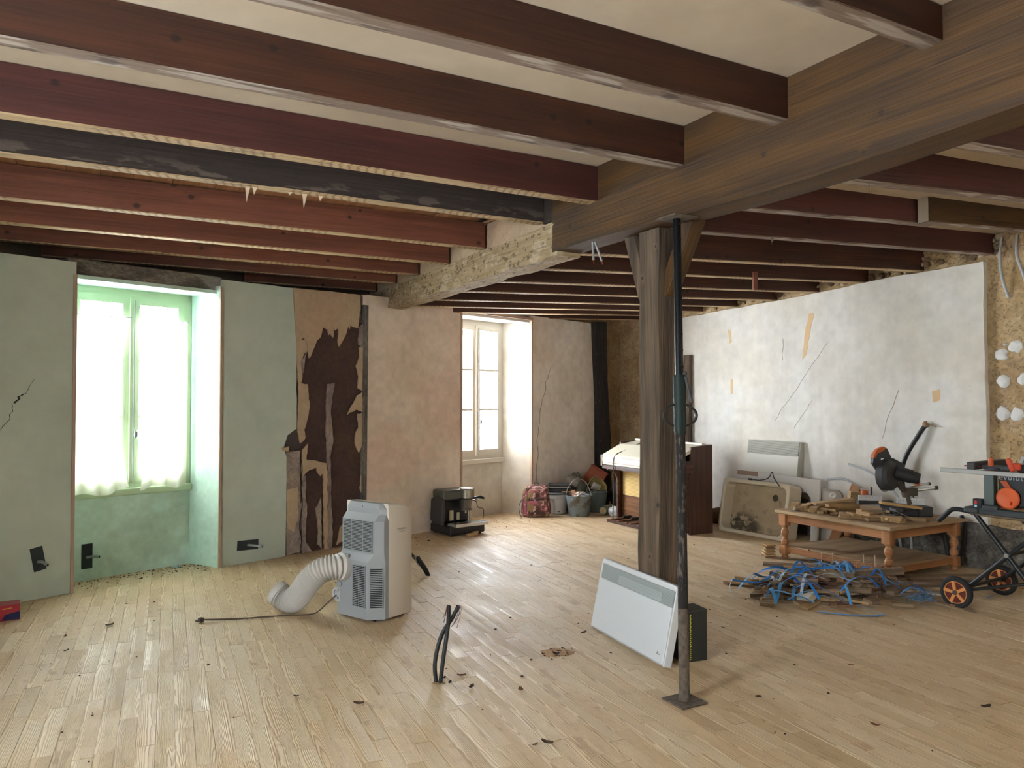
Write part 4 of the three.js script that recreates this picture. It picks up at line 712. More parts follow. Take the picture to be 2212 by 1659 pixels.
  const bt = thing('glass_jar', 'clear glass jar lying on its side in front of the sacks', 'jar', [5.70, 0.062, -7.86], R(25));
  obj('jar_wall', [lathe([[0, 0], [0.055, 0.004], [0.06, 0.02], [0.06, 0.17], [0.042, 0.2], [0.042, 0.225], [0.038, 0.225], [0.038, 0.2], [0.055, 0.168], [0.055, 0.02], [0, 0.008]], 24).rotateZ(1.5708)], phys(0xb6bba4, 0.12, { transmission: 0.75, thickness: 0 }), bt);
  obj('jar_lid', [cyl(0.044, 0.044, 0.02, -0.225, 0, 0, 20, { rz: 1.5708 })], mat(0xb9a98a, 0.5), bt);
  const ag = thing('metal_offcut', 'upright grey metal offcut leaning by the organ', 'offcut', [5.86, 0, -7.98], R(-20));
  obj('sheet', [bx(0.025, 0.36, 0.1, 0, 0, 0, 'y', { rz: -0.1 }), bx(0.09, 0.34, 0.012, 0.05, 0, -0.045, 'y', { rz: -0.1 })], mat(0x77716a, 0.5, { metalness: 0.3 }), ag);
  const blk = thing('bin_bag', 'small black bin bag behind the metal offcut', 'bag', [6.02, 0, -8.14], VT);
  obj('bag_film', [blob(0.13, 0.24, 0.1, 44, 0.3, 2, 4)], mat(0x16181c, 0.4), blk);
  const cb = thing('cardboard_carton', 'brown cardboard carton standing beside the organ keyboard end', 'carton', [6.03, 0, -7.82], R(-10));
  obj('carton', [bx(0.16, 0.36, 0.2, 0, 0, 0)], mat(0xb08a5a, 0.85), cb); obj('carton_flap', [bx(0.16, 0.004, 0.1, 0, 0.37, 0.08, 'x', { rx: -0.5 })], mat(0xa17c4e, 0.85), cb);
  const bk = thing('book_stack', 'stack of dark books on the brown carton', 'books', [6.03, 0.362, -7.84], R(-10));
  [0x33302d, 0x574d45, 0x2a2c30, 0x6b6258, 0x3c3431].forEach((c, i) => obj('book', [bx(0.14 - 0.008 * (i % 3), 0.026, 0.18, rr(-0.008, 0.008), i * 0.027, 0)], mat(c, 0.7), bk));
  const bb = thing('paper_bag', 'crumpled brown paper bag in front of the carton', 'bag', [5.88, 0, -7.68], VT);
  obj('paper', [blob(0.12, 0.13, 0.1, 51, 0.35, 2.4, 4)], mat(0xb59a73, 0.8), bb);
  const wg = thing('plastic_bag', 'thin white plastic bag lying by the organ pedals', 'bag', [5.60, 0, -7.6], VT);
  obj('crumpled_film', [blob(0.11, 0.075, 0.09, 57, 0.4, 2.6, 5)], phys(0xdcdfe4, 0.35, { transmission: 0.3, thickness: 0 }), wg);
}
// ---------- electronic organ (front faces the left of the room) ----------
{
  const t = thing('electric_organ', 'electronic home organ with cream lid, cane speaker front and pedal board', 'organ', [5.62, 0, -6.83], -Math.PI / 2);
  const dk = wood(woodTex(512, 256, hex(0x5b3c2c), hex(0x3a241a), { s: 44, fx: 2, fy: 20, rings: 5, knots: 0 }), 1.0, 0.4, 0.5), cream = mat(0xcdbfa6, 0.5), lid = mat(0xc9c3ae, 0.5);
  obj('side_panel', [profile([[0.12, 0], [0.12, 0.60], [0.10, 0.64], [0.10, 0.925], [-0.20, 0.945], [-0.20, 0]], 0.60, 0.63, { bevel: 0.003, axis: 'y' })], dk, t);
  obj('side_panel', [profile([[0.12, 0], [0.12, 0.60], [0.10, 0.64], [0.10, 0.925], [-0.20, 0.945], [-0.20, 0]], -0.63, -0.60, { bevel: 0.003, axis: 'y' })], dk, t);
  obj('back_board', [bx(1.2, 0.92, 0.02, 0, 0.01, -0.19)], dk, t);
  obj('keybed', [bx(1.24, 0.05, 0.44, 0, 0.62, 0.14)], dk, t);
  const ld = obj('keyboard_lid', [profile([[0.36, 0.665], [0.36, 0.775], [0.34, 0.79], [0.10, 0.90], [-0.18, 0.945], [-0.2, 0.945], [-0.2, 0.93], [0.08, 0.87], [0.3, 0.77], [0.3, 0.665]], -0.62, 0.62)], lid, t);
  for (let i = 0; i < 3; i++) obj('lid_stripe', [bx(1.22, 0.008, 0.004, 0, 0.69 + i * 0.033, 0.362)], i === 1 ? mat(0xe6e1d4, 0.4) : mat(0x9d8d80, 0.5), ld);
  obj('lid_edge', [rbx(0.02, 0.13, 0.30, 0.004, -0.628, 0.65, 0.22)], cream, ld); obj('lid_edge', [rbx(0.02, 0.13, 0.30, 0.004, 0.628, 0.65, 0.22)], dk, ld);
  obj('music_rail', [bx(1.16, 0.02, 0.05, 0, 0.94, -0.12)], mat(0xd5cfbf, 0.5), t);
  for (const s of [-1, 1]) obj('bracket_leg', [profile([[0.30, 0.62], [0.30, 0.60], [0.20, 0.56], [0.165, 0.5], [0.155, 0.02], [0.12, 0.02], [0.12, 0.62]], s * 0.6 - 0.015, s * 0.6 + 0.015)], dk, t);
  const caneT = tex(128, 128, (u, v) => { const a = Math.sin(u * 6.2832 * 8), b = Math.sin(v * 6.2832 * 8 + Math.floor(u * 16) * 3.14); return mix3(hex(0xb58f4d), hex(0xe2c98c), clamp(0.5 + 0.5 * a * b)); });
  obj('speaker_cloth', [bx(1.14, 0.28, 0.012, 0, 0.30, 0.09)], mat(0xffffff, 0.8, { map: scaled(caneT, 0.12) }), t);
  obj('cloth_frame', [bx(1.2, 0.03, 0.02, 0, 0.58, 0.09), bx(0.03, 0.30, 0.02, -0.585, 0.29, 0.09), bx(0.03, 0.3, 0.02, 0.585, 0.29, 0.09)], dk, t);
  obj('kick_panel', [bx(1.2, 0.27, 0.018, 0, 0.03, 0.085)], wood(woodTex(256, 256, hex(0x8a5e36), hex(0x5b3a20), { s: 47, fx: 2, fy: 10, rings: 5, knots: 1 }), 0.8, 0.3, 0.5), t);
  const pb = obj('pedal_board', [bx(1.0, 0.03, 0.05, -0.02, 0.005, 0.34), bx(1.0, 0.02, 0.3, -0.02, 0.004, 0.2)], dk, t);
  for (let i = 0; i < 13; i++) { const sharp = [1, 3, 6, 8, 10].includes(i % 12); obj('pedal', [sharp ? rbx(0.026, 0.03, 0.12, 0.008, -0.47 + i * 0.075, 0.045, 0.17) : rbx(0.035, 0.014, 0.28, 0.004, -0.47 + i * 0.075, 0.03, 0.22)], sharp ? black : (i % 2 ? mat(0x6d4a33, 0.5) : mat(0x86583a, 0.5)), pb); }
  obj('mains_lead', [tube([[-0.32, 0.93, 0.0], [-0.36, 0.84, 0.22], [-0.38, 0.775, 0.355], [-0.38, 0.6, 0.375], [-0.37, 0.3, 0.38], [-0.375, 0.08, 0.385], [-0.37, 0.05, 0.38]], 0.006, 60, 6)], mat(0x4b4540, 0.6), t);
  const pk = thing('leaning_plank', 'rough brown plank standing against the white wall behind the organ', 'plank', [6.565, 0, -7.5], 0);
  obj('board', [bx(0.05, 2.0, 0.11, 0.045, 0, 0, 'y', { rz: -0.02 })], M.oak, pk);
}
// ---------- discarded heater, panel, sink along the white wall ----------
{
  const FA = -Math.PI / 2;
  const c = thing('convector_heater', 'beige grey metal convector heater with slotted top, propped against the white wall', 'heater', [6.43, 0, -6.06], FA);
  c.rotation.order = 'YXZ'; c.rotation.x = R(-9);
  const cm = mat(0xaaa797, 0.5), slot = mat(0x6d6a5c, 0.7);
  obj('casing', [rbx(0.75, 0.97, 0.08, 0.008, 0, 0.02, -0.04)], cm, c);
  obj('front_sheet', [rbx(0.742, 0.80, 0.008, 0.003, 0, 0.03, 0.003)], mat(0xb9b6a8, 0.45), c);
  obj('outlet_recess', [bx(0.72, 0.15, 0.004, 0, 0.835, 0.002)], slot, c);
  for (let i = 0; i < 13; i++) obj('outlet_slat', [bx(0.72, 0.006, 0.008, 0, 0.837 + i * 0.0118, 0.004)], cm, c);
  const p = thing('enamel_panel', 'white enamel bath panel with arched cut-out leaning behind the sink', 'panel', [6.35, 0, -5.86], FA);
  p.rotation.order = 'YXZ'; p.rotation.x = R(-6);
  obj('sheet', [slab([[-0.58, 0], [0.36, 0], [0.36, 0.30], [0.345, 0.40], [0.30, 0.455], [0.22, 0.47], [0.20, 0.47], [0.20, 0.42], [0.27, 0.41], [0.31, 0.36], [0.31, 0.02], [0.36, 0], [0.56, 0], [0.56, 0.585], [-0.58, 0.60]].slice(0, 1).concat([[0.24, 0], [0.24, 0.30], [0.26, 0.42], [0.33, 0.475], [0.40, 0.475], [0.455, 0.42], [0.47, 0.3], [0.48, 0], [0.56, 0], [0.56, 0.62], [-0.58, 0.64]]), 0.03, { bevel: 0.004 })], mat(0xc6c1ba, 0.4), p);
  obj('stained_edge', [bx(0.30, 0.05, 0.004, -0.42, 0.585, 0.002)], mat(0x8d7563, 0.8), p);
  const pd = thing('basin_pedestal', 'rounded white ceramic basin pedestal behind the enamel panel', 'pedestal', [6.45, 0, -5.30], FA);
  obj('ceramic', [smooth(slab([[-0.13, 0], [0.13, 0], [0.12, 0.25], [0.135, 0.42], [0.12, 0.48], [0.08, 0.515], [-0.13, 0.52]], 0.14, { bevel: 0.02, bseg: 3 }), 0.8)], mat(0xbdb6ac, 0.35), pd);
  const s = thing('ceramic_sink', 'large stained cream ceramic sink tipped up on its side', 'sink', [6.035, 0, -5.9], FA + R(4));
  s.rotation.order = 'YXZ'; s.rotation.x = R(-11); s.rotation.z = 0.0;
  const stain = tex(512, 512, (u, v) => { const n = fbm(u, v, 5, 5, 5, 3), mm = sstep(0.42, 0.2, Math.hypot(u - 0.2, (v - 0.05) * 1.0)) * sstep(0.35, 0.55, fbm(u, v, 14, 14, 3, 9)); return mix3(mix3(hex(0x9a8568), hex(0xb7a384), n), hex(0x3d3526), mm * 0.85 + sstep(0.62, 0.72, fbm(u, v, 9, 9, 4, 12)) * 0.2); });
  const rim = mat(0xcfc2a8, 0.4), W = 0.88, H = 0.58;
  const rr2 = (x0, y0, x1, y1, r) => { const o = []; for (const [cx, cy, a] of [[x1 - r, y1 - r, 0], [x0 + r, y1 - r, 90], [x0 + r, y0 + r, 180], [x1 - r, y0 + r, 270]]) for (let i = 0; i <= 5; i++) o.push([cx + r * Math.cos(R(a + i * 18)), cy + r * Math.sin(R(a + i * 18))]); return o; };
  obj('bowl_wall', [slab(rr2(-W / 2, 0, W / 2, H, 0.05), 0.20, { holes: [rr2(-W / 2 + 0.04, 0.04, W / 2 - 0.04, H - 0.04, 0.07).reverse()], bevel: 0.012, bseg: 2 })], rim, s);
  const uvBowl = bx(W - 0.06, H - 0.06, 0.02, 0, 0.03, -0.165, 'x', { ou: W / 2 - 0.03, ov: H / 2 - 0.03 });
  obj('bowl_floor', [uvBowl], mat(0xffffff, 0.5, { map: scaled(stain, W - 0.06, H - 0.06) }), s);
  obj('drain', [new THREE.TorusGeometry(0.028, 0.008, 8, 24).translate(0.16, 0.43, -0.153).toNonIndexed(), cyl(0.02, 0.02, 0.004, 0.16, 0.43, -0.158, 16, { rx: 1.5708 })], mat(0x4d4332, 0.5), s);
  const ld = thing('cut_lead', 'short dark cable hooked over the rim of the sink', 'cable', [6.15, 0.575, -5.87], FA);
  obj('lead', [tube([[-0.02, 0.012, 0.06], [0.06, 0.01, 0.04], [0.14, 0.04, 0.0], [0.16, 0.1, -0.03], [0.2, 0.05, -0.01], [0.30, -0.03, 0.02]], 0.005, 40, 6)], mat(0x33312f, 0.6), ld);
  obj('lead_plug', [rbx(0.05, 0.018, 0.02, 0.005, -0.05, 0.003, 0.065)], black, ld);
  const rk = thing('rubble_lump', 'dark broken masonry lump on the floor between organ and sink', 'rubble', [6.38, 0, -6.72], 0);
  obj('lump', [blob(0.13, 0.1, 0.11, 61, 0.3, 1.6, 2)], mat(0x6b5a4a, 0.95), rk);
  for (const [z, tilt, l, lab] of [[-5.02, -8, 0.62, 'short brown board propped on the white wall behind the coffee table']]) { const b = thing('propped_board', lab, 'board', [6.42, 0, z], FA); obj('board', [bx(0.1, l, 0.025, 0, 0, 0, 'y', { rz: -0.35, rx: R(tilt) })], M.plank, b); }
}

// ---------- coffee table ----------
{
  const t = thing('coffee_table', 'square oak coffee table with turned legs and low plank shelf, loaded with offcuts', 'table', [5.9, 0, -4.40]);
  const tw = wood(woodTex(512, 512, hex(0xb98355), hex(0x8d5c35), { s: 62, fx: 2, fy: 16, rings: 5, knots: 1, con: 0.8 }), 1.0, 0.5, 0.5, 0.001), dusty = wood(woodTex(512, 512, hex(0xb39a78), hex(0x967a58), { s: 64, fx: 2, fy: 12, rings: 4, knots: 1, con: 0.6 }), 1.1, 0.6, 0.8, 0.001);
  const X = 0.49, Z = 0.58;
  obj('table_top', [rbx(2 * X, 0.032, 2 * Z, 0.010, 0, 0.402, 0)], dusty, t);
  for (const s of [-1, 1]) { obj('apron_rail', [rbx(2 * X - 0.16, 0.075, 0.022, 0.003, 0, 0.327, s * (Z - 0.065))], tw, t); obj('apron_rail', [rbx(0.022, 0.075, 2 * Z - 0.16, 0.003, s * (X - 0.065), 0.327, 0, 'z')], tw, t); obj('shelf_rail', [rbx(2 * X - 0.16, 0.05, 0.024, 0.003, 0, 0.055, s * (Z - 0.065))], tw, t); obj('shelf_rail', [rbx(0.024, 0.05, 2 * Z - 0.16, 0.003, s * (X - 0.065), 0.055, 0, 'z')], tw, t); }
  for (const sx of [-1, 1]) for (const sz of [-1, 1]) {
    const x = sx * (X - 0.065), z = sz * (Z - 0.065), l = obj('leg', [rbx(0.075, 0.11, 0.075, 0.006, x, 0.292, z, 'y'), lathe([[0, 0.3], [0.024, 0.298], [0.031, 0.288], [0.024, 0.277], [0.020, 0.268], [0.030, 0.252], [0.0345, 0.232], [0.031, 0.212], [0.022, 0.194], [0.019, 0.184], [0.026, 0.172], [0.034, 0.152], [0.033, 0.134], [0.024, 0.122], [0.020, 0.114], [0, 0.113]], 20, x, 0, z), rbx(0.072, 0.08, 0.072, 0.006, x, 0.036, z, 'y'), lathe([[0, 0], [0.024, 0], [0.031, 0.014], [0.024, 0.032], [0, 0.038]], 18, x, 0, z)], tw, t);
  }
  for (let i = 0; i < 4; i++) obj('shelf_plank', [bx(2 * X - 0.16, 0.014, 0.253, rr(-0.01, 0.01), 0.1 + (i === 1 ? 0.008 : 0), -0.39 + i * 0.258, 'x', { rz: i === 1 ? 0.012 : 0 })], dusty, t);
}
// ---------- mitre saw on the table ----------
{
  const t = thing('mitre_saw', 'black sliding mitre saw with orange grip standing on the coffee table', 'saw', [6.08, 0.434, -4.21], VT);
  const bk = mat(0x26272a, 0.55), gd = mat(0x3d3d3e, 0.5), or = mat(0xb4571f, 0.5);
  obj('base', [rbx(0.30, 0.06, 0.20, 0.012, 0.05, 0, 0.0), rbx(0.12, 0.085, 0.12, 0.01, 0.17, 0, 0.06)], bk, t);
  obj('swivel_table', [cyl(0.13, 0.13, 0.025, -0.02, 0.058, 0.0, 30), rbx(0.07, 0.03, 0.12, 0.008, -0.1, 0.05, 0.15)], darkGrey, t);
  const scale = tex(256, 32, (u, v) => { const k = (u * 24) % 1; return k < 0.12 && v < (Math.floor(u * 24) % 5 ? 0.35 : 0.6) ? hex(0x55606a) : hex(0xc8ccd0); });
  const fm = mat(0xffffff, 0.4, { map: scaled(scale, 0.23, 0.08), metalness: 0.3 });
  obj('fence', [bx(0.235, 0.075, 0.014, 0.10, 0.07, 0.0, 'x', { rz: -0.06, ou: 0, ov: 0 })], fm, t); obj('fence', [bx(0.20, 0.045, 0.014, -0.22, 0.115, -0.06, 'x', { rz: -0.04, ou: 0, ov: 0 })], fm, t);
  obj('fence_arm', [bx(0.30, 0.03, 0.05, -0.18, 0.085, -0.06)], darkGrey, t);
  obj('clamp_knob', [cyl(0.03, 0.03, 0.04, -0.26, 0.165, -0.08, 16)], or, t); obj('clamp_pin', [rod([-0.20, 0.16, -0.08], [-0.20, 0.23, -0.08], 0.007)], bk, t);
  const gdG = new THREE.CylinderGeometry(0.135, 0.135, 0.06, 40).rotateX(Math.PI / 2).rotateY(0.55).translate(-0.095, 0.345, 0.0).toNonIndexed();
  const guard = obj('blade_guard', [gdG, new THREE.CylinderGeometry(0.11, 0.13, 0.03, 40).rotateX(Math.PI / 2).rotateY(0.55).translate(-0.072, 0.345, 0.038).toNonIndexed()], gd, t);
  obj('blade', [new THREE.CylinderGeometry(0.105, 0.105, 0.003, 48).rotateX(Math.PI / 2).rotateY(0.55).translate(-0.11, 0.30, -0.02).toNonIndexed()], steel, guard);
  obj('motor', [rod([-0.04, 0.37, 0.02], [0.075, 0.335, 0.07], 0.058, 24), rod([0.075, 0.335, 0.07], [0.12, 0.322, 0.09], 0.052, 24, 0.048)], bk, t);
  obj('motor_cap', [rod([0.118, 0.3225, 0.089], [0.128, 0.32, 0.093], 0.046, 24)], mat(0x17181a, 0.6), t);
  obj('gear_case', [rbx(0.13, 0.10, 0.08, 0.02, -0.03, 0.37, -0.005, 'x', { rz: -0.5 })], bk, t);
  obj('handle_loop', [smooth(slab([[-0.215, 0.44], [-0.205, 0.50], [-0.18, 0.535], [-0.13, 0.555], [-0.11, 0.545], [-0.06, 0.44], [-0.10, 0.40], [-0.18, 0.39]], 0.045, { holes: [[[-0.17, 0.475], [-0.115, 0.49], [-0.105, 0.46], [-0.15, 0.445]]], bevel: 0.008, bseg: 2 }), 0.6).translate(0.1, -0.41, 0.03).scale(1.22, 1.22, 1.2).translate(-0.1, 0.41, 0)], bk, t);
  obj('grip', [smooth(slab([[-0.213, 0.475], [-0.205, 0.502], [-0.18, 0.538], [-0.132, 0.557], [-0.118, 0.545], [-0.14, 0.525], [-0.178, 0.508], [-0.192, 0.48]], 0.05, { bevel: 0.006, bseg: 2 }), 0.6).translate(0.1, -0.41, 0.033).scale(1.22, 1.22, 1.2).translate(-0.1, 0.41, 0)], or, t);
  obj('pivot_arm', [rod([-0.02, 0.30, 0.0], [0.06, 0.20, -0.02], 0.03, 12, 0.026), rod([0.06, 0.20, -0.02], [0.09, 0.09, -0.02], 0.03, 12, 0.036), rbx(0.09, 0.07, 0.07, 0.012, 0.12, 0.16, -0.03)], mat(0x4b4136, 0.6), t);
  obj('slide_rail', [rod([0.12, 0.205, -0.02], [0.335, 0.232, -0.02], 0.013, 14)], alu, t); obj('slide_rail', [rod([0.12, 0.245, -0.05], [0.29, 0.262, -0.05], 0.010, 14)], alu, t);
  obj('slide_end', [rod([0.32, 0.23, -0.02], [0.345, 0.233, -0.02], 0.017, 14), rod([0.28, 0.261, -0.05], [0.297, 0.263, -0.05], 0.014, 14)], darkGrey, t);
  obj('rail_lock', [cyl(0.022, 0.022, 0.035, 0.175, 0.25, -0.03, 14)], or, t);
  obj('mains_lead', [tube([[0.14, 0.16, -0.05], [0.22, 0.09, -0.08], [0.3, 0.03, -0.1], [0.33, 0.006, -0.08], [0.28, 0.006, -0.12]], 0.0045, 40, 6)], black, t);
}
// ---------- offcuts on the table ----------
const offM = [M.pine, wood(woodTex(256, 128, hex(0xb89c74), hex(0x8f7450), { s: 80, fx: 2, fy: 8, rings: 3, knots: 0 }), 0.8, 0.3, 0.8), wood(woodTex(256, 128, hex(0xc6a674), hex(0xa07a4b), { s: 82, fx: 2, fy: 8, rings: 3, knots: 0 }), 0.8, 0.3, 0.8), wood(woodTex(256, 128, hex(0xa58a66), hex(0x7a5f40), { s: 84, fx: 2, fy: 8, rings: 3, knots: 0 }), 0.8, 0.3, 0.85)];
const greyOff = [wood(woodTex(256, 128, hex(0x9a876c), hex(0x6f5d48), { s: 86, fx: 2, fy: 8, rings: 3, knots: 0 }), 0.7, 0.3, 0.9), wood(woodTex(256, 128, hex(0x84705a), hex(0x574737), { s: 88, fx: 2, fy: 8, rings: 3, knots: 1 }), 0.7, 0.3, 0.9), wood(woodTex(256, 128, hex(0x9a7354), hex(0x6c4c36), { s: 90, fx: 2, fy: 8, rings: 3, knots: 0 }), 0.7, 0.3, 0.9), offM[1]];
function offcutGeo(l, h, w, cut) {                                         // sawn block with one mitred or splintered end
  const c = cut * w, g = slab([[-l / 2, -w / 2], [l / 2 - c, -w / 2], [l / 2 + (cut < 0 ? c : 0), w / 2], [-l / 2, w / 2]], h);
  return uvm(g.rotateX(-Math.PI / 2).translate(0, h, 0));
}
{
  const put = (x, y, z, l, h, w, ry, rz, m, cut, label) => { const t = thing('wood_offcut', label ?? 'sawn wood offcut lying on top of the coffee table', 'offcut', [x, y, z], ry, 'offcuts on the coffee table'); t.rotation.order = 'YXZ'; t.rotation.z = rz; obj('block', [offcutGeo(l, h, w, cut)], m, t); };
  put(5.93, 0.436, -4.66, 0.27, 0.062, 0.10, VT, 0, offM[2], 0, 'thick squared timber offcut lying at the heart of the heap on the coffee table');
  put(5.86, 0.505, -4.68, 0.42, 0.016, 0.10, VT + 0.1, 0.10, offM[1], 0.6, 'long thin board resting across the thick timber offcut');
  put(6.08, 0.52, -4.62, 0.16, 0.07, 0.07, VT, -0.1, offM[1], 0.5, 'brown triangular offcut perched on the heap beside the saw fence');
  put(5.98, 0.523, -4.13, 0.33, 0.022, 0.06, VT - 0.12, -0.13, offM[2], 0, 'pale fresh-cut batten lying over the saw base');
  for (let i = 0; i < 46; i++) {
    const side = i < 24, x = side ? rr(5.52, 5.8) : rr(5.5, 6.0), z = side ? rr(-4.9, -4.45) : rr(-4.35, -3.9);
    const L = rr(0.07, 0.2), mi = Math.floor(rr(0, 4)) % 4;
    put(x, 0.436 + (i % 3 === 2 ? 0.022 : 0), z, L, rr(0.014, 0.036), rr(0.03, 0.07), rr(-1.6, 1.6), i % 3 === 2 ? rr(-0.12, 0.12) : 0, offM[mi], rr(-0.8, 0.9), `${L > 0.135 ? 'longish' : 'short'} ${['pale pine', 'beige', 'yellowish', 'grey-brown'][mi]} offcut ${i % 3 === 2 ? 'lying on others' : 'lying flat'} ${side ? 'around the thick timber on the coffee table' : 'before the mitre saw on the coffee table'}`);
  }
  const w = thing('adjustable_spanner', 'small chrome spanner at the corner of the coffee table', 'spanner', [5.51, 0.436, -4.80], VT);
  obj('spanner_handle', [rbx(0.11, 0.012, 0.02, 0.004, 0.05, 0, 0)], steel, w); obj('spanner_head', [rbx(0.04, 0.02, 0.04, 0.008, -0.02, 0, 0)], steel, w);
  const c = thing('chisel', 'wood-handled chisel lying among offcuts on the coffee table', 'chisel', [5.82, 0.452, -4.17], VT + 0.1);
  obj('chisel_handle', [rod([-0.13, 0, 0], [-0.02, 0.004, 0], 0.015, 14, 0.012)], mat(0x8a4a22, 0.4), c); obj('ferrule', [rod([-0.02, 0.004, 0], [0.0, 0.005, 0], 0.013, 14)], steel, c); obj('chisel_blade', [bx(0.12, 0.004, 0.016, 0.06, 0.003, 0)], steel, c);
  for (const [x, z, a] of [[5.72, -3.98, -0.5], [5.86, -4.02, -0.75]]) { const s = thing('metal_strip', 'thin bright metal strip lying on offcuts at the table corner', 'metal strip', [x, 0.475, z], VT + a * 0.3, 'metal strips on the table'); s.rotation.order = 'YXZ'; s.rotation.z = a * 0.6; obj('strip', [bx(0.13, 0.003, 0.012, 0, 0, 0)], alu, s); }
  const tp = thing('tape_roll', 'white tape roll standing on the heap of offcuts', 'tape', [6.0, 0.51, -4.82], VT); obj('roll', [new THREE.TorusGeometry(0.022, 0.009, 8, 20).translate(0, 0.03, 0).toNonIndexed()], mat(0xe3e1da, 0.6), tp);
  const pegs = thing('slat_stack', 'stack of toothed pale wood slats beside the coffee table leg', 'slats', [5.38, 0, -5.02], VT);
  for (let i = 0; i < 8; i++) obj('slat', [bx(0.09, 0.011, 0.10, rr(-0.012, 0.012), i * 0.0145, 0)], pick(offM), pegs);
}
// ---------- table saw on its folding stand ----------
{
  const t = thing('table_saw', 'table saw with aluminium top and orange dial on a black folding wheeled stand', 'saw', [5.223, 0, -3.166], R(-85));
  const bk = mat(0x1b1d1f, 0.45), gy = mat(0x33373a, 0.6), tb = mat(0x232628, 0.4, { metalness: 0.3 });
  const top = obj('saw_table', [bx(0.62, 0.012, 0.58, 0.42, 0.935, -0.29)], mat(0x8f9294, 0.4, { metalness: 0.6 }), t);
  obj('front_rail', [rbx(0.80, 0.03, 0.022, 0.004, 0.28, 0.922, 0.012)], alu, t);
  obj('rear_rail', [rbx(0.80, 0.03, 0.022, 0.004, 0.28, 0.922, -0.49)], alu, t);
  obj('rip_fence', [rbx(0.05, 0.05, 0.50, 0.006, 0.08, 0.95, -0.24)], darkGrey, t);
  const g = obj('mitre_gauge', [rbx(0.18, 0.028, 0.06, 0.006, 0.19, 0.952, -0.12), cyl(0.05, 0.05, 0.01, 0.17, 0.955, -0.09, 20)], mat(0x45484b, 0.5), t);
  obj('gauge_knob', [cyl(0.018, 0.015, 0.055, 0.16, 0.975, -0.10, 12)], orange, g); obj('gauge_bar', [bx(0.10, 0.008, 0.02, 0.06, 0.965, -0.06)], mat(0x8f2a24, 0.5), g);
  obj('blade_guard', [profile([[-0.3, 0.96], [-0.26, 1.03], [-0.12, 1.05], [-0.05, 0.97]], 0.34, 0.36)], mat(0xb8bcc0, 0.3), t);
  obj('push_stick', [rbx(0.03, 0.09, 0.02, 0.008, 0.315, 0.95, -0.02, 'y', { rz: 0.35 }), rbx(0.05, 0.05, 0.03, 0.01, 0.345, 0.96, -0.04)], mat(0xc8421c, 0.5), t);
  obj('rear_unit', [rbx(0.12, 0.05, 0.1, 0.01, 0.40, 0.948, -0.1)], black, t);
  obj('corner_post', [rbx(0.062, 0.21, 0.06, 0.006, 0.182, 0.715, -0.045, 'y')], mat(0x55605e, 0.5), t);
  obj('saw_body', [rbx(0.42, 0.21, 0.36, 0.012, 0.43, 0.72, -0.24)], mat(0x2c3033, 0.55), t);
  const dial = obj('dial_wheel', [lathe([[0, 0.0], [0.068, 0], [0.072, 0.008], [0.068, 0.022], [0.058, 0.018], [0.015, 0.012], [0, 0.012]], 36).rotateX(Math.PI / 2).translate(0.292, 0.775, -0.045)], mat(0xd45f2c, 0.5), t);
  obj('dial_grip', [rod([0.31, 0.745, -0.03], [0.31, 0.745, -0.0], 0.012, 12)], orange, dial);
  obj('tilt_lever', [slab([[0.24, 0.885], [0.28, 0.888], [0.315, 0.83], [0.29, 0.815], [0.265, 0.85]], 0.015).translate(0, 0, -0.04)], mat(0xb9552c, 0.5), t);
  const font = await new FontLoader().loadAsync('fonts/droid/droid_sans_bold.typeface.json');
  const tg = new TextGeometry('evolution', { font, size: 0.036, depth: 0.002, curveSegments: 4 }).translate(0.225, 0.893, -0.058);
  obj('maker_lettering', [tg.toNonIndexed()], mat(0x9aa0a3, 0.6), t);
  obj('switch_box', [rbx(0.055, 0.085, 0.05, 0.006, 0.12, 0.672, -0.01)], bk, t); obj('switch_button', [bx(0.016, 0.022, 0.004, 0.115, 0.722, 0.016)], mat(0xb93230, 0.4), t); obj('switch_button', [bx(0.016, 0.022, 0.004, 0.115, 0.694, 0.016)], mat(0x9fd0de, 0.4), t);
  obj('base_tray', [rbx(0.56, 0.045, 0.42, 0.01, 0.35, 0.655, -0.19), rbx(0.10, 0.05, 0.1, 0.01, 0.20, 0.672, -0.03), rbx(0.09, 0.04, 0.12, 0.01, 0.09, 0.66, -0.02)], gy, t);
  obj('dust_heap', [blob(0.2, 0.006, 0.15, 71, 0.4)].map((q) => q.translate(0.35, 0.70, -0.15)), mat(0x9a7a52, 0.95), t);
  const R0 = 0.0155;
  for (const z of [0.0, -0.54]) {
    const side = obj('stand_leg', [tube([[-0.14, 0.577, z], [-0.07, 0.648, z], [-0.035, 0.668, z], [0.098, 0.661, z]], R0, 30, 12), rod([0.098, 0.661, z], [0.60, 0.02, z], R0, 12)], tb, t);
    obj('grip_sleeve', [rod([-0.142, 0.575, z], [-0.072, 0.646, z], R0 + 0.002, 12)], black, side);
    obj('stand_leg', [rod([0.01, 0.115, z - 0.03], [0.54, 0.645, z - 0.03], R0, 12)], tb, t);
    obj('hinge_bolt', [rod([0.30, 0.405, z + 0.02], [0.30, 0.405, z - 0.05], 0.014, 10)], steel, t);
    obj('top_bar', [rod([0.08, 0.655, z], [0.64, 0.65, z], R0 * 0.9, 12)], mat(0x6b5b45, 0.6), t);
  }
  obj('spreader_bar', [rod([0.03, 0.14, 0.0], [0.03, 0.14, -0.58], 0.012, 10), rod([0.3, 0.405, 0], [0.3, 0.405, -0.58], 0.012, 10), rod([0.06, 0.13, -0.03], [0.42, 0.20, -0.5], 0.012, 10)], tb, t);
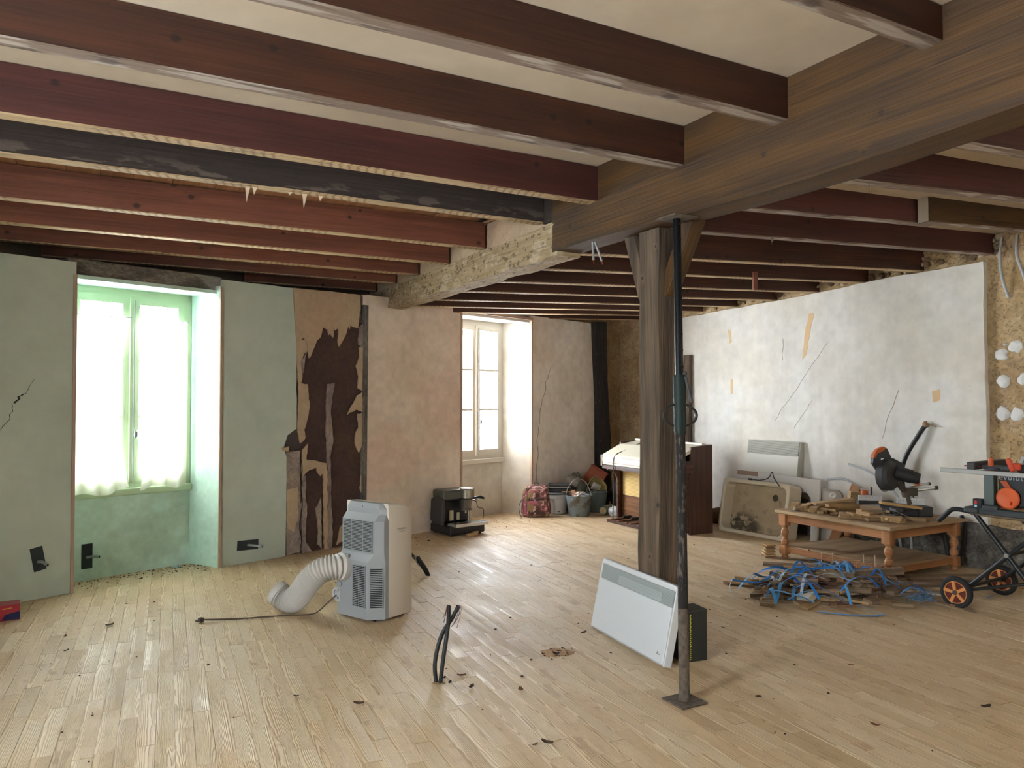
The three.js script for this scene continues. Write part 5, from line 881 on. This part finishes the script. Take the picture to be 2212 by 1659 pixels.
  for (const z of [0.045, -0.60]) {
    const w = obj('wheel', [new THREE.TorusGeometry(0.088, 0.021, 12, 36).translate(-0.005, 0.109, z).toNonIndexed()], rubber, t);
    obj('wheel_disc', [rod([-0.005, 0.109, z - 0.012], [-0.005, 0.109, z + 0.006], 0.076, 30)], mat(0x5f1d12, 0.5), w);
    for (let k = 0; k < 5; k++) obj('spoke', [bx(0.02, 0.065, 0.012, 0, 0.012, 0, 'y').rotateZ(k * 1.2566 + 0.2).translate(-0.005, 0.109, z + 0.012)], mat(0xd08a4a, 0.5), w);
    obj('hub', [rod([-0.005, 0.109, z], [-0.005, 0.109, z + 0.024], 0.016, 14)], mat(0x4a4034, 0.5), w);
    obj('wheel_rim', [new THREE.TorusGeometry(0.073, 0.005, 8, 30).translate(-0.005, 0.109, z + 0.012).toNonIndexed()], mat(0xc07a3c, 0.5), w);
  }
}
// ---------- pipes, leads and blobs on the right-hand wall ----------
{
  const st = thing('wall_cable', 'thick black cable bent out of the white wall behind the mitre saw', 'cable', [6.56, 0, -4.4]);
  obj('cable', [tube([[0.04, 1.198, 0.12], [0.02, 1.19, 0.11], [0.0, 1.08, 0.04], [-0.01, 0.906, -0.06], [-0.01, 0.78, -0.10], [0.0, 0.62, -0.10], [0.03, 0.44, -0.06]], 0.02, 60, 12)], mat(0x1d1f21, 0.5), st);
  obj('bare_end', [tube([[0.02, 1.19, 0.11], [0.01, 1.215, 0.12], [0.02, 1.2, 0.16], [0.02, 1.185, 0.21]], 0.006, 20, 6), blob(0.025, 0.03, 0.025, 81, 0.4).translate(0.015, 1.18, 0.115)], mat(0x9a8362, 0.8), st);
  const fx = (pts, label, r, m) => { const c = thing('flexible_conduit', label, 'conduit', [0, 0, 0], 0, 'grey conduits behind the coffee table'); obj('conduit', [tube(pts, r, 60, 8)], m, c); };
  const gp = mat(0xa9adb0, 0.4);
  fx([[6.44, 0.80, -4.986], [6.44, 0.745, -4.76], [6.44, 0.63, -4.56], [6.45, 0.48, -4.44], [6.47, 0.25, -4.38], [6.48, 0.03, -4.36]], 'grey flexible conduit curving up highest behind the offcuts', 0.011, gp);
  fx([[6.48, 0.625, -5.27], [6.47, 0.642, -5.05], [6.46, 0.56, -4.85], [6.46, 0.40, -4.62], [6.47, 0.2, -4.50], [6.48, 0.03, -4.46]], 'grey flexible conduit bending low behind the propped board', 0.011, gp);
  const bc = thing('wall_cable', 'black looped cables hanging along the plinth under the coffee table', 'cable', [6.52, 0, -4.05]);
  obj('cable', [tube([[0.03, 0.42, -0.3], [0.0, 0.40, -0.15], [-0.01, 0.28, -0.05], [0, 0.03, 0.0]], 0.018, 40, 10)], black, bc); obj('cable', [tube([[0.06, 0.42, 0.08], [0.03, 0.35, 0.12], [0.02, 0.2, 0.12], [0.0, 0.03, 0.08]], 0.018, 40, 10)], black, bc);
  const cd = thing('wall_conduit', 'two grey plastic conduits hanging from the joists down the earth wall', 'conduit', [6.60, 0, -3.55]);
  obj('conduit', [tube([[0.02, 2.78, -0.08], [0.0, 2.6, -0.085], [0.01, 2.42, -0.07], [0.04, 2.27, -0.04]], 0.011, 40, 8)], gp, cd); obj('conduit', [tube([[0.02, 2.78, 0.04], [0, 2.6, 0.05], [0.01, 2.45, 0.09], [0.03, 2.3, 0.12]], 0.011, 40, 8)], gp, cd);
  const dab = mat(0xd9d8d3, 0.85, { bumpMap: scaled(bumpRough, 0.15), bumpScale: 0.01 }), pinkDab = mat(0xc9ab97, 0.9);
  for (const [y, z, rx, m] of [[1.80, -3.655, 0.055, 0], [1.865, -3.54, 0.06, 0], [1.582, -3.645, 0.058, 0], [1.59, -3.48, 0.055, 0], [1.31, -3.65, 0.062, 0], [1.31, -3.54, 0.06, 0], [1.885, -3.625, 0.017, 0], [0.335, -3.57, 0.05, 1], [0.385, -3.48, 0.05, 1]]) {
    const b = thing('plaster_dab', m ? 'flat round pinkish adhesive dab low on the earth wall' : 'round white adhesive plaster dab on the earth wall', 'plaster dab', [6.655, y, z], 0, m ? 'pinkish dabs' : 'white adhesive dabs'); obj('dab', [blob(m ? 0.012 : 0.028, rx * 0.98, rx, Math.round(y * 100 - z * 70), 0.3, 2.2, 4, false)], m ? pinkDab : dab, b);
  }
}

// ---------- heap of offcuts and blue strapping ----------
{
  const C0 = [4.78, -3.86], ca = Math.cos(R(28.5)), sa = Math.sin(R(28.5));
  const w = (x, z) => [C0[0] + x * ca - z * sa, C0[1] + x * sa + z * ca];       // x to the right, z towards the viewer
  const hgt = (x, z) => 0.17 * Math.exp(-((x / 0.5) ** 2) - ((z / 0.33) ** 2));
  const put = (x, z, y, l, h, ww, ry, rx, rz, m, cut, label) => { const [X, Z] = w(x, z), t = thing('scrap_board', label ?? 'dusty broken wood offcut in the strapping heap', 'offcut', [X, y, Z], VT + ry, 'wood offcuts of the floor heap'); t.rotation.order = 'YXZ'; t.rotation.x = rx; t.rotation.z = rz; obj('board', [offcutGeo(l, h, ww, cut)], m, t); };
  for (let i = 0; i < 125; i++) {
    const x = clamp((rnd() + rnd() + rnd() - 1.5) * 0.7, -0.6, 0.68), z = clamp((rnd() + rnd() - 1) * 0.5, -0.36, 0.42), lay = (i % 4) / 4;
    const L = rr(0.08, 0.3), mi = Math.floor(rr(0, 4)) % 4, tone = ['dusty grey-beige', 'dark brown', 'reddish brown', 'yellow pine'][mi];
    put(x, z, 0.001 + hgt(x, z) * lay, L, rr(0.01, 0.026), rr(0.025, 0.075), rr(-0.9, 0.9), lay ? rr(-0.25, 0.25) : 0, lay ? rr(-0.2, 0.2) : 0, greyOff[mi], rr(-1, 1.2), `${L > 0.19 ? 'long' : 'short'} ${tone} wood offcut ${lay ? 'tilted in' : 'flat at the foot of'} the strapping heap`);
  }
  put(-0.24, 0.0, 0.13, 0.17, 0.018, 0.13, 0.5, 0.15, 0.12, greyOff[0], 0, 'square beige board lying on top of the strapping heap');
  put(-0.22, 0.06, 0.09, 0.16, 0.04, 0.08, 0.2, 0.05, -0.1, M.cream, 0, 'cream broken block under the square beige board');
  put(-0.30, 0.33, 0.02, 0.13, 0.045, 0.09, -0.3, 0.2, 0.3, mat(0xb9b3a4, 0.9), 0.6, 'whitish plaster chunk at the viewer side of the heap');
  put(0.30, -0.02, 0.115, 0.52, 0.05, 0.05, 0.16, 0, 0.04, greyOff[1], 0, 'long brown batten across the strapping heap');
  put(0.42, -0.18, 0.12, 0.16, 0.022, 0.05, 0.5, 0, 0.25, greyOff[2], 0.4, 'orange-brown slat tilted on the heap beside the wire basket');
  put(0.62, 0.14, 0.03, 0.30, 0.012, 0.035, -0.35, 0, -0.05, mat(0xb9b0a2, 0.8), 0, 'white painted lath poking out of the heap');
  put(0.72, -0.10, 0.002, 0.34, 0.045, 0.09, 0.08, 0, 0, greyOff[1], 0, 'thick brown plank end lying beside the saw wheel');
  put(0.74, 0.02, 0.002, 0.26, 0.03, 0.07, -0.03, 0, 0, greyOff[0], 0.2, 'flat weathered board lying in front of the saw wheel');
  const flat = (x, z, l, h, ww, ry, m, label) => { const t = thing('floor_plank', label, 'plank', [x, 0.001, z], VT + ry, 'planks on the floor under the table'); obj('board', [bx(l, h, ww, 0, 0, 0)], m, t); };
  flat(5.94, -3.72, 0.62, 0.03, 0.09, 0.02, greyOff[0], 'long grey-brown plank on the floor in front of the coffee table');
  flat(5.82, -3.62, 0.5, 0.022, 0.08, -0.05, greyOff[1], 'dark plank on the floor between coffee table and saw wheel');
  flat(5.25, -4.62, 0.5, 0.018, 0.09, -0.3, greyOff[1], 'brown plank on the floor under the table shelf rail');
  flat(5.32, -4.50, 0.44, 0.016, 0.05, -0.35, M.pine, 'narrow pale batten on the floor under the table shelf rail');
  // strapping bands
  const blue = mat(0x2a7fd0, 0.4), blue2 = mat(0x4f9fe0, 0.38), pale = mat(0xc9d6e6, 0.4);
  const strap = (pts, wv, m, label) => { const [X, Z] = w(0, 0), t = thing('packing_strap', label ?? 'loop of bright blue plastic strapping in the offcut heap', 'strap', [X, 0, Z], VT, 'plastic straps of the heap'); obj('band', [ribbon(pts, wv, 0.0012, 26)], m, t); };
  strap([[-0.76, 0.12, 0.1], [-0.66, 0.10, 0.08], [-0.55, 0.09, 0.05], [-0.45, 0.12, 0.02]], [0, 0.012, 0.004], blue, 'stiff blue strap pointing out from the end of the heap');
  strap([[-0.76, 0.124, 0.1], [-0.785, 0.07, 0.12], [-0.76, 0.012, 0.14], [-0.6, 0.008, 0.15], [-0.5, 0.03, 0.12]], [0, 0.003, 0.012], pale, 'white-edged strap looping down to the floor from the end of the heap');
  strap([[-0.32, 0.006, 0.52], [-0.1, 0.006, 0.60], [0.06, 0.007, 0.61], [0.10, 0.007, 0.60], [0.02, 0.02, 0.48], [-0.15, 0.05, 0.34], [-0.3, 0.08, 0.2]], [0.004, 0.001, 0.014], blue2, 'long blue strap lying in a sharp bend on the bare floor');
  strap([[-0.3, 0.006, 0.54], [0.0, 0.004, 0.63], [0.1, 0.006, 0.60]], [0.003, 0.001, 0.014], blue, 'short blue strap lying flat under the sharply bent one');
  for (let i = 0; i < 44; i++) {
    const a = rr(-0.55, 0.5), b = rr(-0.24, 0.36), d = rr(0, 6.28), L = rr(0.16, 0.5), up = rr(0.012, 0.07);
    const P = (k, e) => { const x = a + Math.cos(d) * L * k, z = b + Math.sin(d) * L * k * 0.7; return [x, Math.max(0.01, hgt(x, z) + e), z]; };
    strap([P(-0.5, 0.01), P(-0.25, up), P(0, up * 1.3), P(0.25, up * 0.7 + rr(-0.02, 0.03)), P(0.5, 0.005)], [-Math.sin(d) * 0.02, rr(-0.005, 0.014), Math.cos(d) * 0.02], i % 5 === 4 ? pale : i % 2 ? blue : blue2, i % 5 === 4 ? 'thin white plastic strap tangled in the heap' : `loop of ${i % 2 ? 'deep' : 'light'} blue plastic strapping in the offcut heap`);
  }
  for (let i = 0; i < 12; i++) { const a = rr(-0.2, 0.6), b = rr(-0.1, 0.35), t = thing('scrap_wire', 'thin rusty wire sprouting from the offcut heap', 'wire', [w(a, b)[0], 0, w(a, b)[1]], VT, 'wires in the heap'); obj('wire', [tube([[0, 0.01, 0], [rr(-0.08, 0.08), 0.12, rr(-0.05, 0.05)], [rr(-0.15, 0.15), rr(0.12, 0.22), rr(-0.06, 0.06)], [rr(-0.25, 0.25), rr(0.02, 0.2), rr(-0.05, 0.1)]], 0.0014, 24, 4)], mat(0x5d4a50, 0.6), t); }
  const nest = thing('twine_tangle', 'frayed tangle of pale blue twine at the saw-wheel end of the heap', 'twine', [w(0.5, 0.3)[0], 0, w(0.5, 0.3)[1]], VT);
  obj('twine', Array.from({ length: 11 }, () => tube([0, 1, 2, 3, 4].map(() => [rr(-0.11, 0.11), rr(0.01, 0.09), rr(-0.06, 0.06)]), 0.0016, 24, 4)), mat(0x5b86ad, 0.7), nest);
  // rusted wire basket panel
  const [bX, bZ] = w(0.23, -0.24), bk = thing('wire_basket', 'rusty wire mesh basket standing between heap and coffee table', 'basket', [bX, 0, bZ], VT - 0.25), rust = mat(0x8a6a52, 0.6, { metalness: 0.3 });
  const gw = []; for (let i = 0; i <= 22; i++) gw.push(rod([-0.19 + i * 0.0173, 0.07, 0], [-0.19 + i * 0.0173, 0.20 - i * 0.001, 0], 0.0017, 4)); for (let j = 0; j <= 8; j++) gw.push(rod([-0.19, 0.07 + j * 0.0162, 0], [0.19, 0.07 + j * 0.0155, 0], 0.0017, 4));
  obj('mesh_panel', gw, rust, bk);
  for (const x of [-0.19, -0.11, 0.11, 0.19]) obj('upright', [tube([[x, 0.0, 0.01], [x, 0.2, 0.004], [x + 0.004, 0.232, -0.01], [x + 0.006, 0.225, -0.05]], 0.0032, 16, 6)], mat(0xb39a86, 0.5), bk);
  const bs = thing('packing_strap', 'short blue strap lying alone on the floor past the saw wheel', 'strap', [5.66, 0, -3.22], VT + 0.5); obj('band', [ribbon([[-0.05, 0.004, 0], [0, 0.006, 0.002], [0.05, 0.004, 0]], [0, 0.001, 0.012], 0.0012, 8)], blue, bs);
}
// ---------- bits hanging from the ceiling timbers ----------
{
  const hp = thing('hanging_conduit', 'two short grey conduits hanging from the underside of the main beam', 'conduit', [2.67, 2.39, -3.86], VT);
  obj('conduit', [rod([-0.01, 0, 0], [-0.006, -0.11, 0.01], 0.0075, 10)], galvPipe, hp); obj('conduit', [rod([0.006, 0, 0], [0.045, -0.12, 0.015], 0.0075, 10)], galvPipe, hp);
  obj('bare_wire', [rod([-0.006, -0.11, 0.01], [-0.004, -0.135, 0.01], 0.002, 6), rod([0.045, -0.12, 0.015], [0.05, -0.14, 0.015], 0.002, 6)], copper, hp);
  for (const [x, l, y] of [[0.735, 0.085, 2.628], [0.775, 0.04, 2.628], [0.972, 0.02, 2.628], [1.055, 0.085, 2.628], [1.15, 0.03, 2.628]]) { const s = thing('lath_splinter', 'pale split lath end hanging from the black joist', 'splinter', [x, y, -4.485], VT, 'lath splinters'); obj('splinter', [slab([[-0.014, 0], [0.014, 0], [-0.006, -l]], 0.006)], mat(0xc4b196, 0.85), s); }
  const sb = thing('hanging_batten', 'short brown batten nailed upright to a joist above the white wall', 'batten', [5.12, 2.40, -4.91]); obj('batten', [bx(0.05, 0.16, 0.02, 0, 0, 0, 'y')], M.joistWarm, sb);
  const dust = mat(0x8c8377, 0.95);
  for (const [x, y, z, l] of [[3.42, 2.63, -2.44, 0.16], [3.30, 2.63, -2.42, 0.20], [3.62, 2.62, -2.45, 0.13], [4.0, 2.53, -3.68, 0.06], [3.2, 2.55, -3.08, 0.05]]) { const c = thing('cobweb_strand', 'dusty cobweb strand dangling from a joist right of the beam', 'cobweb', [x, y, z], 0, 'cobweb strands'); obj('strand', [tube([[0, 0, 0], [0.01, -l * 0.4, 0.006], [-0.006, -l * 0.7, 0], [0.004, -l, 0.004]], 0.0016, 20, 4), blob(0.006, 0.02, 0.005, Math.round(l * 900), 0.5).translate(0, -l * 0.62, 0)], dust, c); }
  const cw = thing('cobweb_sheet', 'grey cobweb stretched across the upper corner of the green window opening', 'cobweb', wallB.position.toArray(), R(20));
  const g = new THREE.BufferGeometry(); const P = [[0.86, 2.47, 0.03], [1.12, 2.46, 0.05], [1.12, 2.28, 0.02], [1.02, 2.37, 0.03], [0.95, 2.43, 0.035]]; g.setAttribute('position', new THREE.Float32BufferAttribute([...P[0], ...P[4], ...P[1], ...P[4], ...P[3], ...P[1], ...P[3], ...P[2], ...P[1]], 3));
  obj('web', [uvm(g)], new THREE.MeshPhysicalMaterial({ color: 0xb9bcb8, roughness: 1, transparent: true, opacity: 0.28, side: THREE.DoubleSide }), cw);
}
// ---------- litter on the boards ----------
{
  const leafM = [mat(0x4a3524, 0.9), mat(0x6b4527, 0.9), mat(0x2e2219, 0.9)];
  [[2.62, -3.91], [3.892, -4.198], [3.445, -3.586], [1.639, -3.44], [1.663, -3.607], [1.57, -3.545], [5.3, -7.22], [2.998, -2.201], [3.624, -2.084], [3.121, -2.541], [3.559, -2.757], [1.57, -3.62], [1.65, -2.734], [1.596, -2.744], [0.853, -3.739], [1.088, -3.504], [1.836, -3.292], [2.266, -3.663], [0.084, -5.466], [-0.152, -5.347], [-0.14, -5.032]].forEach(([x, z], i) => {
    const t = thing('dry_leaf', 'small curled brown leaf scrap lying on the floor boards', 'leaf', [x, 0.001, z], rr(0, 6), 'leaf scraps on the floor'), k = rr(0.5, 1.15);
    const g = new THREE.PlaneGeometry(0.05 * k, 0.026 * k, 6, 3).rotateX(-Math.PI / 2), p = g.attributes.position; for (let j = 0; j < p.count; j++) { const px = p.getX(j), pz = p.getZ(j); p.setXYZ(j, px, 0.002 + 0.5 * (px / 0.05 / k) ** 2 * 0.05 * k + 3 * pz * pz * 9 + rr(0, 0.002), pz * (1 - 3 * (px / 0.05 / k) ** 2)); }
    g.computeVertexNormals(); obj('leaf', [clean(g)], leafM[i % 3], t).material.side = THREE.DoubleSide;
  });
  const n = 420, im = new THREE.InstancedMesh(new THREE.IcosahedronGeometry(1, 0), mat(0x3b2b1d, 0.95), n), m = new THREE.Matrix4(), q = new THREE.Quaternion(), P = new THREE.Vector3(), S = new THREE.Vector3();
  for (let i = 0; i < n; i++) {
    if (i < 190) { const s = rr(0.02, 1.1), o = -0.34 + Math.abs(rr(-0.3, 0.3)) * rr(0.2, 1.3); P.set(s, 0.002, o).applyEuler(wallB.rotation).add(wallB.position); }
    else if (i < 250) { P.set(2.3 + rr(-0.14, 0.14) * rr(0.2, 1), 0.002, -3.68 + rr(-0.1, 0.1) * rr(0.2, 1)); }
    else if (i < 310) { const s = rr(2.8, 5.2); P.set(s, 0.002, rr(0.02, 0.5)).applyEuler(wallB.rotation).add(wallB.position); }
    else P.set(rr(-0.4, 5.6), 0.002, rr(-6.2, -1.6));
    P.y = 0.002; const k = rr(0.0018, 0.006) * (rnd() < 0.08 ? 1.8 : 1); S.set(k * rr(1, 2), k * 0.6, k); q.setFromEuler(new THREE.Euler(0, rr(0, 6), 0)); im.setMatrixAt(i, m.compose(P, q, S));
  }
  im.name = 'floor_crumbs'; im.userData = { kind: 'stuff', label: 'dark crumbs and dust grains scattered over the floor boards', category: 'litter' }; im.castShadow = im.receiveShadow = true; scene.add(im);
  const saw = thing('sawdust_patch', 'thin brown sawdust patch on the boards before the panel heater', 'sawdust', [2.29, 0.0, -3.69], VT); obj('dust', [blob(0.085, 0.002, 0.06, 93, 0.6, 2.4, 4)], mat(0xb0906c, 0.95), saw);
}
// ---------- ivy outside the white window ----------
{
  const c = new THREE.Vector3(4.80, 0.9, -0.47).applyEuler(wallB.rotation).add(wallB.position), t = thing('ivy_sprig', 'sprig of green leaves outside the lower pane of the white window', 'plant', c.toArray(), R(20));
  const lm = phys(0x8fc29a, 0.9, { transmission: 0.6, thickness: 0, side: THREE.DoubleSide });
  obj('stem', [tube([[0, -0.3, 0], [0.01, -0.1, 0], [-0.02, 0.08, 0], [0.02, 0.22, 0]], 0.002, 20, 5)], mat(0x6c7a4a, 0.9), t);
  for (let i = 0; i < 14; i++) obj('leaf', [slab([[0, -0.02], [0.014, -0.004], [0.01, 0.012], [0, 0.022], [-0.01, 0.012], [-0.014, -0.004]], 0.001).rotateZ(rr(-1.5, 1.5)).rotateY(rr(-0.7, 0.7)).translate(rr(-0.045, 0.05), rr(-0.1, 0.2), rr(-0.02, 0.02))], lm, t);
}

renderer.render(scene, camera);
